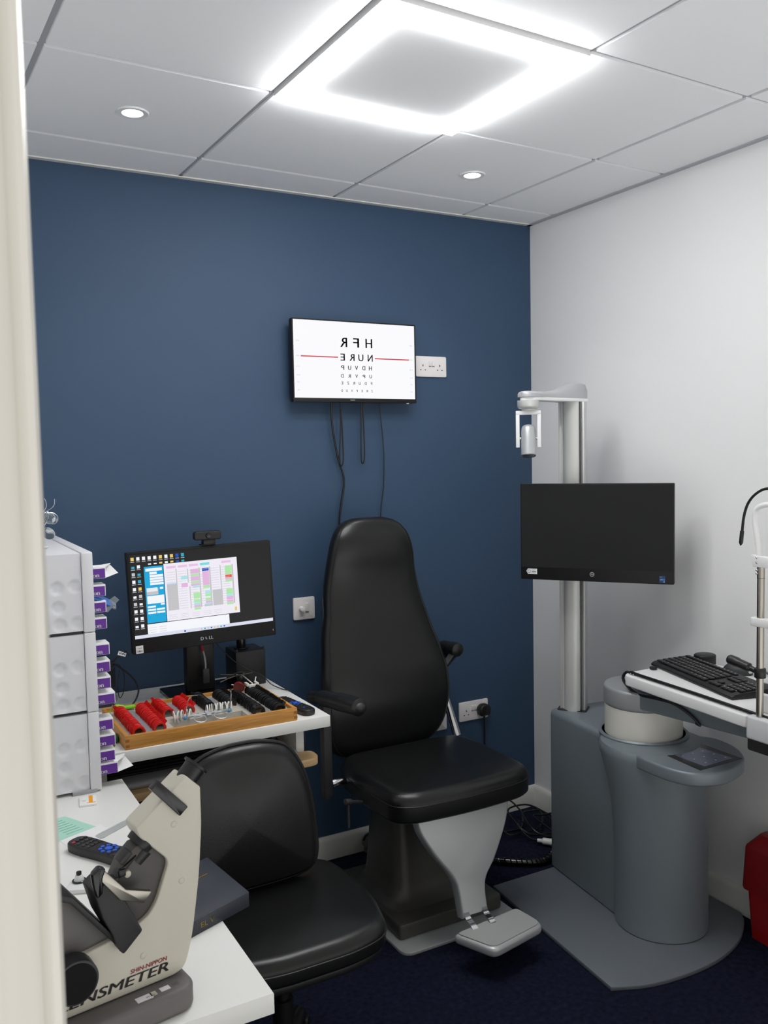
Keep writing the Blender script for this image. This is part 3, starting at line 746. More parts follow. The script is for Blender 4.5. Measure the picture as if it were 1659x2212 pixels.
dispenser(0, 'top one of three stacked white plastic lens dispensers with round dimples')
dispenser(1, 'middle one of three stacked white plastic lens dispensers, between two others')
dispenser(2, 'bottom one of three stacked white dispensers, standing on the side desk')
names = ['first', 'second', 'third', 'lowest']; un = ['top', 'middle', 'bottom']
zs = [[1.3020, 1.2545, 1.2105, 1.166], [1.0950, 1.0480, 1.004, .959], [.889, .8445, .803, .7665]]
prot = [[.036, .034, .034, .034], [.038, .038, .038, .048], [.040, .044, .042, .048]]
for k in range(3):
    for j in range(4):
        z = zs[k][j]; L = prot[k][j]; y0 = YN+.013; y1 = y0+.052
        if (k, j) == (2, 3): y1 = y0+.046
        ex = ''
        t = thing('contact_lens_box', 'purple and white lens box sticking out %s in the %s white dispenser' % ({'first':'highest','second':'second from top','third':'third from top','lowest':'lowest'}[names[j]], un[k]), 'box', (FX+L/2, (y0+y1)/2, z), 0, 'purple lens boxes in the dispensers')
        b = MB(); b.bx(FX-.0, FX+L, y0, y1, z, z+.031, None, .0008); obj('carton', b, PAPER, t)
        b = MB(); b.bx(FX, FX+L-.002, y0-.0006, y0, z+.0008, z+.0265); pn = obj('purple_panel', b, PURPLE, t)
        b = MB(); text(b, 'on', T(FX+.010, y0-.0006, z+.0075) @ MW, h=.008, bold=.02, z=.0003); obj('panel_lettering', b, STICK, pn, flat=True)
        if (k, j) in ((0,0), (2,3)):
            b = MB(); s = 1 if k else .8
            b.add([(FX+L, y0, z+.001), (FX+L+.040*s, y0-.004, z+.012), (FX+L+.026*s, y1-.01, z+.030), (FX+L, y1, z+.031)], [[0,1,2,3]])
            b.add([(FX+L, y0+.004, z+.029), (FX+L+.018*s, y0+.01, z+.036), (FX+L+.03*s, y1, z+.034), (FX+L, y1, z+.031)], [[0,1,2,3]])
            obj('open_flap', b, PAPER, t, flat=True)
        if (k, j) == (0,1):
            s_ = thing('foil_sachet', 'blue and clear sachet poking out between purple boxes of the top dispenser', 'sachet', (FX+.05, y0+.01, z-.01))
            Ms = fr((FX+.001, y0+.004, z-.003), (.86,.10,-.50), z=(.45,-.45,.8))
            b = MB(); b.box((.030,.012,.0), (.062,.030,.004), Ms, .0015); obj('foil', b, BLUEF, s_)
            b = MB(); b.box((.065,.010,-.001), (.012,.030,.006), Ms, .002); obj('seal', b, CLEARP, s_)
            b = MB(); text(b, 'on', Ms @ T(.02,.014,.002), h=.006, z=.0005); obj('sachet_print', b, STICK, s_, flat=True)
        if (k, j) == (0,2):
            s_ = thing('blister_pack', 'clear blister pack sticking out under the blue sachet at the top dispenser', 'blister pack', (FX+L+.012, y0+.02, z))
            b = MB(); b.add([(FX+L+.002, y0+.001, z+.001), (FX+L+.034, y0+.010, z+.030), (FX+L+.028, y0+.022, z+.036), (FX+L+.001, y0+.02, z+.022)], [[0,1,2,3]])
            o = b; b2 = MB(); b2.loft([[(FX+L+.000+a, y0+.001+c, z+d) for a, c, d in ((0,0,0), (.033,.008,.030), (.027,.022,.037), (0,.02,.022))], [(FX+L+.003+a, y0-.001+c, z-.002+d) for a, c, d in ((0,0,0), (.033,.008,.030), (.027,.022,.037), (0,.02,.022))]]); o.bm.free()
            obj('pack', b2, CLEARP, s_)

# round lenses on curved wires on top of the dispensers
ZT = UZ[0]+UH
t = thing('wire_lens_stand', 'silver curved wires holding clear round lenses on top of the white dispensers', 'lens stand', (-2.15,-.52,ZT))
b = MB(); b.cyl((-2.15,-.52,ZT-.002), (-2.15,-.52,ZT+.004), .02, None, 24, .001); obj('foot', b, WHITEP, t)
b = MB(); b.cyl((-2.15,-.52,ZT+.003), (-2.148,-.52,1.50), .0016, None, 8)
b.tube([(-2.148,-.52,1.475), (-2.125,-.525,1.482), (-2.110,-.525,1.495), (-2.108,-.525,1.512)], .0010, 6, 6)
b.tube([(-2.148,-.52,1.47), (-2.132,-.52,1.486), (-2.130,-.52,1.503), (-2.134,-.52,1.515)], .0010, 6, 6)
b.tube([(-2.148,-.52,1.47), (-2.165,-.52,1.482), (-2.172,-.52,1.505)], .0010, 6, 6)
b.tube([(-2.148,-.52,1.438), (-2.135,-.52,1.442), (-2.127,-.522,1.458), (-2.126,-.522,1.466)], .0010, 6, 6); obj('wire', b, CHROME, t)
for i, p in enumerate(((-2.126,-.530,1.460), (-2.117,-.518,1.458), (-2.129,-.53,1.416))):
    b = MB(); b.lathe([(.001,-.0012), (.0178,-.0006), (.0182,0), (.0178,.0006), (.001,.0012)], fr(p, (.85,.1,-.25), z=(-.15,-.80,.55)), 28); ln = obj('lens', b, GLASS, t)
    b = MB(); b.tube([fr(p, (.85,.1,-.25), z=(-.15,-.80,.55)) @ V((.0183*math.cos(2*PI*k/28), .0183*math.sin(2*PI*k/28), 0)) for k in range(28)], .0006, 6, 0, True); obj('rim', b, CHROME, ln)

# bits lying on the side desk
def sheet(name, label, cat, poly, z, m, th=.0006):
    b = MB(); b.prism(poly, z, z+th); return tag(obj(name, b, m), label, cat)
sheet('leaflet', 'mint green printed leaflet on the side desk behind the remote control', 'leaflet', [(-2.23,-.865), (-2.165,-.862), (-2.111,-.965), (-2.205,-1.005), (-2.24,-.98)], LZ, MINT, .0012)
ml = COL.objects['leaflet']
b = MB()
for k in range(7):
    a = V((-2.172+.006*k, -.880-.013*k, 0)); b.prism([(a.x-.045, a.y-.016), (a.x-.004, a.y-.002), (a.x-.003, a.y-.004), (a.x-.044, a.y-.018)], LZ+.0012, LZ+.0014)
obj('leaflet_print', b, mat('mint print', rgb(108,160,144), .7), ml)
sheet('appointment_card', 'white printed card on the side desk between leaflet and remote control', 'card', [(-2.20,-1.00), (-2.10,-.955), (-2.075,-1.02), (-2.18,-1.075)], LZ, PAPER, .0008)
b = MB(); b.prism(roundpoly([(-2.125,-1.020), (-2.040,-.965), (-2.028,-.985), (-2.113,-1.045)], .010), LZ+.0009, LZ+.0018); tag(obj('plastic_spatula', b, mat('frosted strip clear', rgb(215,220,218), .3, trans=.4)), 'clear flat plastic strip with a round end on the side desk', 'strip')
t = thing('lens_pack', 'small white and orange pack on the side desk at the dispenser foot', 'pack', (-2.095,-.80,LZ))
Mp = fr((-2.098,-.795,LZ), (.985,-.16,0), z=(0,0,1))
b = MB(); b.box((0,0,.003), (.042,.062,.006), Mp, .001); obj('pack', b, PAPER, t)
b = MB(); b.box((.007,.006,.0062), (.010,.046,.0006), Mp); b.box((.008,-.021,.0062), (.022,.004,.0006), Mp); obj('orange_print', b, ORANGE, t)
b = MB(); text(b, 'ND', Mp @ T(-.010,-.004,.006), w=.010, h=.005); obj('pack_lettering', b, mat('brown print', rgb(150,70,40), .6), t, flat=True)
remote('black remote control with blue keys on the side desk behind the lensmeter', fr((-2.120,-1.150,LZ), (.86,.52,0), z=(0,0,1)), .225, .056, .022, True)
t = thing('contact_lens_case', 'white plastic lens case with two black screws behind the lensmeter', 'case', (-2.185,-1.27,LZ))
Mc = fr((-2.183,-1.272,LZ), (.92,-.39,0), z=(0,0,1))
b = MB(); b.prism(rrect(.085, .05, .012, 4), 0, .010, Mc, .003); obj('base', b, WHITEP, t)
for x, y in ((-.022,.012), (.012,.016)):
    b = MB(); b.cyl(Mc @ V((x,y,.010)), Mc @ V((x,y,.024)), .011, .008, 18, .002); pt = obj('post', b, WHITEP, t)
    b = MB(); b.cyl(Mc @ V((x,y,.024)), Mc @ V((x,y,.031)), .0055, None, 14, .001); b.torus(Mc @ V((x,y,.012)), .0125, .002, (0,0,1), 20, 6); obj('screw_cap', b, BLACKG, pt)
t = thing('optics_book', 'thick dark blue book with gold lettering at the edge of the side desk', 'book', (-2.0,-1.44,LZ))
Mb = fr((-1.921,-1.515,LZ), (-.931,-.365,0), z=(0,0,1))    # x from the near right corner along the spine edge, y into the desk
Mb = Matrix(((-.927,-.13,0,-1.921), (-.375,.99,0,-1.515), (0,0,1,LZ), (0,0,0,1)))
b = MB(); b.bx(0,.17,0,.19,.0,.003,Mb); b.bx(0,.17,0,.19,.027,.030,Mb,.0008); b.bx(0,.17,-.002,.002,0,.030,Mb,.001); obj('cover', b, BOOKC, t)
b = MB(); b.bx(.003,.166,.002,.186,.003,.027,Mb); obj('pages', b, mat('dark page edges', rgb(36,37,42), .7), t)
b = MB(); Mc = Mb @ Matrix(((-1,0,0,.10), (0,1,0,.09), (0,0,1,.030), (0,0,0,1)))
for x0, x1, y in ((.008,.028,.048), (.030,.048,.048), (.0,.034,.038), (.036,.066,.038)): b.box(((x0+x1)/2, y, .0003), (x1-x0, .0042, .0003), Mc)
obj('gold_line', b, GOLD, t, flat=True)
b = MB(); b.cyl(Mb @ V((.085,.105,.030)), Mb @ V((.085,.105,.0305)), .008, .008, 18); obj('gold_emblem', b, GOLD, t, flat=True); b = MB()
Ms = Mb @ Matrix(((-1,0,0,.075), (0,0,-1,-.002), (0,1,0,.015), (0,0,0,1))); text(b, 'EL V', Ms @ T(-.03,0,0), w=.032, h=.010, z=.0008)
obj('gold_lettering', b, GOLD, t, flat=True)

# ------------------------------------------------------------------ lensmeter
LM = fr((-2.128,-1.74,0), (.986,.167,0), z=(0,0,1))      # x along the body, y into the room, z up
LP = LM @ Matrix(((1,0,0,0), (0,0,1,0), (0,1,0,0), (0,0,0,1)))  # xy = side profile, z = thickness away from the viewer
t = thing('lensmeter', 'cream table lensmeter with black eyepiece standing on the side desk corner', 'lensmeter', (-2.2,-1.70,LZ))
body = [(.0295,1.0995), (.0545,1.0745), (.0545,1.009), (.047,.924), (.032,.831), (.020,.790), (.013,.779), (-.002,.773), (-.215,.773), (-.235,.79), (-.235,.845), (-.20,.866), (-.146,.8635), (-.104,.870), (-.062,.880), (-.044,.888), (-.029,.907), (-.008,.961), (-.009,.971), (-.054,1.020), (-.0595,1.036), (-.008,1.0725)]
b = MB(); b.prism(roundpoly(body, [.004,.003,.02,.03,.03,.012,.008,.008,.01,.01,.01,.01,.005,.01,.01,.01,.01,.006,.006,.005,.005,.006], 4), 0, .046, LP, .003, 3); bd = obj('body', b, CREAM, t)
for u, z in ((.005,1.025), (.015,.927), (-.055,.826)):
    b = MB(); b.ball((u, z, .0005), .0058, (1,1,.45), LP); obj('screw_cover', b, CREAM, t)
b = MB(); b.prism(roundpoly([(-.034,1.0935), (-.0215,1.1060), (.0285,1.0495), (.0135,1.0375)], .002), -.006, .008, LP, .0015); obj('filter_band', b, BLACKG, t)
b = MB(); d = V((.707,.707)); c0 = V((.041,1.088))
def cylp(mb, c, d, z, a0, a1, r0, r1=None, n=24, bev=0): mb.cyl(LP @ V((c[0]+d[0]*a0, c[1]+d[1]*a0, z)), LP @ V((c[0]+d[0]*a1, c[1]+d[1]*a1, z)), r0, r1, n, bev)
cylp(b, c0, d, .022, -.010, .021, .0175, .0185); cylp(b, c0, d, .022, .021, .026, .0225, .0225, 28, .001); obj('eyepiece', b, BLACKP, t)
b = MB(); d = V((-.76,-.65)); c0 = V((-.041,1.006))
cylp(b, c0, d, .022, -.002, .011, .0225, .0215, 28, .001); cylp(b, (c0[0]+.008, c0[1]-.010), d, .022, .008, .030, .017, .016); obj('objective', b, BLACKP, t)
b = MB(); b.prism([(-.040,1.005), (-.004,.975), (-.004,.955), (-.024,.906), (-.042,.885), (-.062,.877), (-.108,.905), (-.100,.945), (-.080,.985), (-.058,1.003)], .008, .042, LP, .002); obj('inner_stage', b, mat('stage grey enamel', rgb(78,74,72), .5), t)
b = MB(); b.prism([(-.086,.962), (-.060,.987), (-.058,.990), (-.090,.972), (-.098,.958)], .004, .02, LP, .001); b.box((-.083,.970,.006), (.012,.012,.01), LP, .002)
b.box((-.077,.993,.01), (.022,.009,.02), LP @ T(-.077,.993,0) @ Matrix.Rotation(.75,4,'Z') @ T(.077,-.993,0), .001); b.box((-.098,.960,.012), (.02,.012,.02), LP, .003); obj('lens_holder', b, BLACKP, t)
b = MB(); b.cyl(LP @ V((-.074,.965,.010)), LP @ V((-.074,.965,.0025)), .0062, .0055, 18, .001); obj('holder_pin', b, CREAM, t)
b = MB(); b.prism(roundpoly([(-.136,.962), (-.113,.977), (-.088,.935), (-.062,.879), (-.094,.8515), (-.101,.860), (-.110,.888), (-.124,.918)], .004), -.020, .035, LP, .002); obj('lens_table', b, mat('black crackle enamel', rgb(30,30,31), .5), t)
b = MB(); b.prism([(-.235,.99), (-.170,.958), (-.103,.868), (-.146,.8625), (-.20,.865), (-.235,.90)], .010, .044, LP, .002); obj('lower_tube', b, LGREY, t)
b = MB(); b.prism([(-.235,1.000), (-.166,.964), (-.098,.872), (-.103,.866), (-.170,.956), (-.235,.988)], -.012, .07, LP, .001); obj('table_rail', b, BLACKP, t)
b = MB(); b.prism([(-.130,.996), (-.120,.995), (-.088,.955), (-.047,.9385), (-.060,.924), (-.098,.941), (-.128,.983)], -.024, -.013, LP, .0015); obj('lens_lever', b, STEEL, t)
b = MB(); b.prism(roundpoly([(-.140,.995), (-.128,1.004), (-.118,.998), (-.124,.985), (-.124,.962), (-.133,.955), (-.138,.975)], .004), -.026, -.012, LP, .003); obj('lever_tip', b, BLACKG, t)
b = MB(); b.cyl(LP @ V((-.170,.838,.004)), LP @ V((-.170,.838,-.026)), .035, .034, 40, .002); kn = obj('power_knob', b, DARKP, t)
b = MB(); b.cyl(LP @ V((-.170,.838,-.0255)), LP @ V((-.170,.838,-.0275)), .030, None, 36); obj('knob_face', b, mat('matt black knob', rgb(16,16,16), .7, spec=.2), kn)
b = MB(); text(b, 'LENSMETER', LM @ Matrix(((1,0,0,-.103), (0,0,-1,-.0005), (0,1,0,.7935), (0,0,0,1))), w=.178, h=.0155, shear=.22, bold=.022, z=.0004); obj('name_lettering', b, INK, bd, flat=True)
b = MB(); text(b, 'SHIN-NIPPON', LM @ Matrix(((1,0,0,-.0465), (0,0,-1,-.0005), (0,1,0,.8075), (0,0,0,1))), w=.062, h=.0068, shear=.15, bold=.012, z=.0004); obj('maker_lettering', b, REDINK, bd, flat=True)
b = MB(); b.prism(rrect(.275, .175, .03, 6, (-.118,.045)), LZ, .771, LM, .008, 3); bs = obj('base', b, LGREY, t)
b = MB(); b.prism(rrect(.20,.08,.01,4,(-.11,.045)), .770, .775, LM); obj('neck', b, CHARC, t)
def lay(u, v, w, h, m, nm, rot=.0):
    b = MB(); b.box((u, v, .7714), (w, h, .0006), LM); return obj(nm, b, m, bs)
lay(-.066,-.024,.026,.014,STICK,'white_sticker'); lay(-.050,-.022,.010,.011,CREAM,'white_sticker'); lay(-.030,-.021,.016,.011,STICK,'white_sticker')
b = MB(); text(b, 'W1 UV', LM @ T(-.056,-.026,.7718), w=.016, h=.004); text(b, 'CE', LM @ T(-.012,-.020,.7714), w=.011, h=.007); obj('sticker_print', b, STICKG, bs, flat=True)

# ------------------------------------------------------------------ operator's stool chair
t = thing('office_chair', 'low black vinyl office chair with piped back beside the lensmeter desk', 'chair', (-1.70,-1.13,0))
seat = roundpoly([(-1.935,-.895), (-1.475,-.895), (-1.452,-1.15), (-1.500,-1.325), (-1.60,-1.355), (-1.80,-1.355), (-1.905,-1.325), (-1.955,-1.15)], [.12,.10,.12,.09,.1,.1,.09,.12], 6)
b = MB(); b.cushion(seat, .425, .492, .030, .012, .012, None, 6); st = obj('seat', b, LEATHER, t)
b = MB(); b.tube([(p[0], p[1], .459) for p in inset2(seat, -.0005)], .0022, 6, 0, True); obj('seat_seam', b, PIPING, st)
b = MB(); b.prism(inset2(seat, .012), .405, .4255, None, .004); obj('seat_pan', b, BLACKP, t)
hw = [(.884,.0), (.882,.05), (.866,.108), (.84,.136), (.805,.158), (.77,.172), (.73,.183), (.68,.192), (.638,.197), (.59,.201), (.559,.201), (.53,.193), (.512,.165), (.505,.11)]
ol = [(x, z) for z, x in hw[1:]] ; poly = [(0,.885)]+ol+[(0,.503)]+[(-x, z) for x, z in ol[::-1]]
poly = [tuple(p[:2]) for p in spline([(x, z, 0) for x, z in poly], 4, True)]
MBk = T(-1.752,-1.01,0) @ Matrix(((1,0,0,0), (0,.0,-1,0), (0,1,0,0), (0,0,0,1)))
b = MB(); b.cushion(poly, -.030, .032, .028, .020, .022, MBk, 6); bk = obj('backrest', b, LEATHER, t)
b = MB(); b.tube([MBk @ V((p[0], p[1], .004)) for p in inset2(poly, -.002)], .0055, 8, 0, True); obj('back_piping', b, PIPING, bk)
b = MB(); b.prism([(x*.93, .69+(z-.69)*.93) for x, z in poly], -.042, -.028, MBk, .004); obj('back_shell', b, BLACKP, bk)
b = MB(); b.tube([(-1.752,-.965,.66), (-1.752,-.93,.56), (-1.752,-.925,.45), (-1.74,-.96,.395), (-1.71,-1.08,.392)], .018, 10, 6); obj('back_bracket', b, BLACKP, t)
b = MB(); b.cyl((-1.70,-1.12,.10), (-1.70,-1.12,.25), .028, .026, 20); b.cyl((-1.70,-1.12,.25), (-1.70,-1.12,.405), .015, None, 16); b.bx(-1.78,-1.62,-1.20,-1.04,.39,.408,None,.004); obj('gas_column', b, BLACKP, t)
for k in range(5):
    a = 2*PI*k/5-PI/2-2*PI/5*.98; d = V((math.cos(a), math.sin(a), 0))
    b = MB(); b.tube([V((-1.70,-1.12,.10))+d*.02, V((-1.70,-1.12,.095))+d*.14, V((-1.70,-1.12,.075))+d*.21], [.024,.02,.015], 10, 4); lg = obj('leg', b, BLACKP, t)
    c = V((-1.70,-1.12,.030))+d*.21; ax = V((-d.y, d.x, 0))
    b = MB(); b.cyl(c-ax*.022, c-ax*.006, .029, None, 20, .003); b.cyl(c+ax*.006, c+ax*.022, .029, None, 20, .003); b.cyl(c-ax*.008+V((0,0,.0)), c+ax*.008, .008, None, 10); b.cyl(c, c+V((0,0,.04)), .007, None, 10); obj('caster', b, BLACKP, lg)
# ------------------------------------------------------------------ patient chair
t = thing('examination_chair', 'tall black vinyl patient chair with silver leg panel and footrest', 'chair', (-.905,-.46,0))
b = MB(); b.prism(rrect(.47, .56, .035, 5, (-.905,-.485)), 0, .012, None, .002); obj('floor_plate', b, SILVER, t)
b = MB(); b.prism(rrect(.415, .455, .012, 4, (-.908,-.465)), .014, .066, None, .008); 
rings = []
for z, w, d, cy in ((.060,.36,.38,-.45), (.072,.30,.32,-.45), (.090,.262,.285,-.445), (.13,.245,.27,-.44), (.22,.222,.25,-.43), (.32,.20,.23,-.42), (.42,.18,.21,-.41)):
    rings.append([(x, y, z) for x, y in rrect(w, d, min(w,d)*.2, 5, (-.93, cy))])
b.loft(rings); obj('pedestal', b, BASEG, t)
seat = roundpoly([(-1.175,-.33), (-.645,-.33), (-.620,-.55), (-.632,-.775), (-.70,-.815), (-.905,-.83), (-1.11,-.815), (-1.178,-.775), (-1.192,-.55)], [.12,.12,.12,.07,.05,.1,.05,.07,.12], 6)
b = MB(); b.cushion(seat, .452, .548, .040, .012, .012, None, 7); st = obj('seat', b, LEATHER, t)
b = MB(); b.tube([(p[0], p[1], .508) for p in inset2(seat, -.0003)], .0019, 6, 0, True); obj('seat_seam', b, PIPING, st)
b = MB(); b.prism(rrect(.40,.34,.03,4,(-.905,-.55)), .415, .454, None, .004); obj('seat_frame', b, BLACKP, t)
# backrest: superellipse sections from seat level to the head
sec = [(.505,-.965,.10,.022), (.520,-.945,.185,.032), (.545,-.935,.225,.038), (.585,-.928,.252,.042), (.64,-.923,.266,.045), (.71,-.918,.270,.046), (.80,-.918,.266,.046), (.88,-.922,.250,.045), (.95,-.932,.234,.043),
       (1.03,-.937,.214,.041), (1.10,-.943,.202,.041), (1.18,-.944,.188,.042), (1.25,-.944,.177,.043), (1.31,-.944,.160,.043), (1.35,-.944,.134,.038), (1.372,-.944,.10,.030), (1.382,-.944,.06,.018)]
def sell(t, a, c, n):
    ct, st_ = math.cos(t), math.sin(t)
    return (a*math.copysign(abs(ct)**(2/n), ct), c*math.copysign(abs(st_)**(2/n), st_))
rings = []; seamL = []; seamR = []
for z, cx, hw_, hd in sec:
    yc = -.285+(z-.5)*.092 - .020*math.exp(-((z-.74)/.13)**2) + .010*math.exp(-((z-1.13)/.09)**2) - .012*math.exp(-((z-1.29)/.07)**2)
    rings.append([(cx+p[0], yc+p[1], z) for p in (sell(2*PI*k/40, hw_, hd, 3.2) for k in range(40))])
    q = sell(1.16*PI, hw_, hd, 3.2); seamL.append((cx+q[0]-.0004, yc+q[1]-.0004, z)); seamR.append((cx-q[0]+.0004, yc+q[1]-.0004, z))
P2 = []
for i in range(len(rings)-1):                       # smooth in height
    a = rings[max(i-1,0)]; r0 = rings[i]; r1 = rings[i+1]; c = rings[min(i+2, len(rings)-1)]
    for s in range(3):
        u = s/3
        P2.append([tuple(.5*((2*r0[k][j])+(r1[k][j]-a[k][j])*u+(2*a[k][j]-5*r0[k][j]+4*r1[k][j]-c[k][j])*u*u+(3*r0[k][j]-a[k][j]-3*r1[k][j]+c[k][j])*u**3) for j in range(3)) for k in range(40)])
P2.append(rings[-1])
b = MB(); b.loft(P2); bk = obj('backrest', b, LEATHER, t, angle=70)
b = MB(); b.tube(seamL[1:-1], .0018, 6, 4); b.tube(seamR[1:-1], .0018, 6, 4); obj('backrest_seam', b, PIPING, bk)
b = MB(); b.bx(-.97, -.86, -.255, -.215, .40, .85, None, .008); b.bx(-.97,-.86,-.42,-.22,.40,.43,None,.005); obj('back_support', b, BLACKP, t)
# right armrest, raised: pad, bracket and bright strut
b = MB(); b.tube([(-.60,-.10,.834), (-.60,-.18,.842), (-.60,-.25,.847), (-.60,-.292,.846)], [.018,.025,.027,.016], 14, 5); obj('armrest_pad', b, BLACKP, t)
b = MB(); b.prism([(-.285,.835), (-.12,.825), (-.10,.76), (-.135,.72), (-.205,.765)], -.608, -.590, Matrix(((0,0,1,0),(1,0,0,0),(0,1,0,0),(0,0,0,1))), .003); br = obj('armrest_bracket', b, BLACKP, t)
b = MB(); b.prism(roundpoly([(-.270,.825), (-.235,.826), (-.18,.765), (-.195,.758), (-.215,.772)], .006), -.6105, -.6075, Matrix(((0,0,1,0),(1,0,0,0),(0,1,0,0),(0,0,0,1)))); obj('bracket_plate', b, SILVER, br)
b = MB(); b.cyl((-.60,-.135,.72), (-.583,-.245,.49), .0155, .0165, 20); b.cyl((-.585,-.24,.49), (-.72,-.30,.44), .012, None, 12); obj('armrest_strut', b, CHROME, t)
# left armrest, level beside the white desk
b = MB(); b.tube([(-1.262,-.36,.778), (-1.258,-.44,.792), (-1.252,-.55,.806), (-1.244,-.64,.815), (-1.240,-.685,.816)], [.022,.028,.030,.029,.019], 16, 6); pd = obj('armrest_pad', b, BLACKP, t)
b = MB(); b.ball((-1.241,-.676,.816), .022, (.95,.9,.85)); obj('pad_end', b, DARKP, pd)
b = MB(); b.bx(-1.268, -1.236, -.462, -.425, .452, .79, None, .006); b.bx(-1.262,-1.244,-.452,-.418,.44,.46,None,.002); obj('armrest_post', b, CHARC, t)
b = MB(); b.cyl((-1.240,-.455,.495), (-1.195,-.455,.495), .014, .012, 16, .003); b.cyl((-1.20,-.455,.495), (-1.10,-.44,.47), .010, None, 12); obj('post_bolt', b, CHROME, t)
b = MB(); b.cyl((-1.245,-.600,.482), (-1.13,-.57,.445), .006, None, 10); b.cyl((-1.262,-.604,.486), (-1.238,-.598,.480), .010, None, 14, .002); b.cyl((-1.250,-.602,.480), (-1.250,-.604,.398), .0048, None, 10); obj('tilt_lever', b, CHARC, t)
# leg panel and footrest
LPM = fr((-.905,-.79,.46), (1,0,0), z=(0,-.977,.214)); # local y goes up along the panel
def lp(x, z): return (x+.905, (z-.46)/.977)
left = [(-1.105,.470), (-1.098,.43), (-1.088,.400), (-1.052,.337), (-1.010,.280), (-.990,.245), (-.982,.209), (-.979,.150), (-.978,.130)]
right = [(-.881,.130), (-.881,.145), (-.880,.199), (-.868,.238), (-.826,.286), (-.770,.374), (-.748,.43), (-.742,.470)]
pp = [lp(*p) for p in left+right]
pp = [tuple(p[:2]) for p in spline([(x, y, 0) for x, y in [lp(*p) for p in left]], 4)]+[tuple(p[:2]) for p in spline([(x, y, 0) for x, y in [lp(*p) for p in right]], 4)]
b = MB(); b.prism(pp, -.040, .004, LPM, .008, 3); obj('leg_panel', b, SILVER, t)
FR = fr((-.895,-.945,.118), (.995,.075,0), z=(0,0,1))
foot = roundpoly([(-.142,.062), (.128,.070), (.140,-.065), (-.098,-.078), (-.142,-.03)], [.02,.025,.03,.04,.03], 6)
foot = roundpoly([(-.140,.060), (.132,.070), (.136,-.060), (-.092,-.085)], [.016,.02,.03,.03], 6)
b = MB(); b.prism(foot, -.034, -.002, FR, .012, 4); ft = obj('footrest', b, SILVER, t)
b = MB(); b.prism([(x*.93+.0005, y*.86) for x, y in foot], -.003, .001, FR); obj('footrest_mat', b, mat('footrest grey laminate', rgb(158,160,158), .5), ft)
for x in (-.965, -.895):
    b = MB(); b.loft([[(x-.010, -.862+dy, .150+dz), (x+.010, -.862+dy, .150+dz), (x+.010, -.866+dy, .144+dz), (x-.010, -.866+dy, .144+dz)] for dy, dz in ((0,0), (-.008,-.012), (-.018,-.018), (-.032,-.020), (-.05,-.030))]); obj('footrest_hinge', b, CHROME, t)

# small things on the floor behind the chairs
t = thing('charger_plug', 'translucent grey adapter with a black lead against the skirting left of chair pedestal', 'adapter', (-.87,-.035,0))
b = MB(); b.prism(circ(.031, 24, (0,0)), -.012, .012, T(-.885,-.042,.050) @ MW, .003); b.bx(-.905,-.868,-.05,-.03,.005,.028,None,.003); obj('body', b, mat('smoky plastic', rgb(120,124,122), .3), t)
b = MB(); b.tube([(-.915,-.05,.062), (-.905,-.055,.083), (-.880,-.06,.089), (-.85,-.06,.078), (-.835,-.06,.06), (-.825,-.07,.02), (-.80,-.08,.005)], .0042, 8, 6); obj('lead', b, CABLE, t)
b = MB()
loops = []; rr = random.Random(5)
for k in range(5):
    c = V((-.29+.042*k, -.13-.06*k, .045)); r = (.085,.10,.09,.105,.07)[k]
    tx, tz = rr.uniform(-.5,.5), rr.uniform(.25,.6)
    for j in range(10):
        a = 2*PI*j/10+2.2+.25*k; loops.append(c+V((r*math.cos(a)+.012*j*.3, r*.8*math.sin(a)+rr.uniform(-.012,.012), .045*math.sin(a*1.0+tx)*tz*2+rr.uniform(-.008,.008))))
loops = [V((p.x, p.y, max(p.z, .008))) for p in loops]
b.tube(loops, .004, 6, 4); tag(obj('coiled_cable', b, CABLE), 'tangled coils of thin black cable on the carpet in the room corner', 'cable')
b = MB(); b.tube([(-.60,-.25,.02), (-.555,-.335,.017), (-.50,-.40,.017), (-.44,-.45,.017), (-.385,-.485,.017), (-.33,-.49,.017), (-.24,-.44,.02), (-.18,-.36,.02)], .014, 12, 8)
P = spline([(-.60,-.25,.02), (-.555,-.335,.017), (-.50,-.40,.017), (-.44,-.45,.017), (-.385,-.485,.017), (-.33,-.49,.017), (-.24,-.44,.02), (-.18,-.36,.02)], 40)
hel = []
for i, p in enumerate(P[:-1]):
    tt = (P[i+1]-p).normalized(); n1 = V((0,0,1)); n2 = tt.cross(n1); a = i*.55
    hel.append(p+(n1*math.cos(a)+n2*math.sin(a))*.0142)
hel = [V((p.x, p.y, max(p.z, .003))) for p in hel]
b.tube(hel, .0028, 5, 0); tag(obj('wrapped_cable', b, BLACKG), 'thick black cable bundle in spiral wrap lying on the carpet by the instrument base', 'cable')
t = thing('white_connector', 'white connector plug on a thin lead beside the instrument base', 'plug', (-.235,-.37,0))
b = MB(); b.tube([(-.262,-.345,.022), (-.245,-.362,.022), (-.222,-.385,.020), (-.200,-.41,.018)], [.008,.014,.015,.013], 10, 4); obj('plug_body', b, WHITEP, t)
b = MB(); b.tube([(-.262,-.345,.022), (-.285,-.32,.03), (-.295,-.28,.05), (-.28,-.24,.06), (-.25,-.22,.055), (-.22,-.24,.03)], .0026, 6, 6); obj('lead', b, CABLE, t)

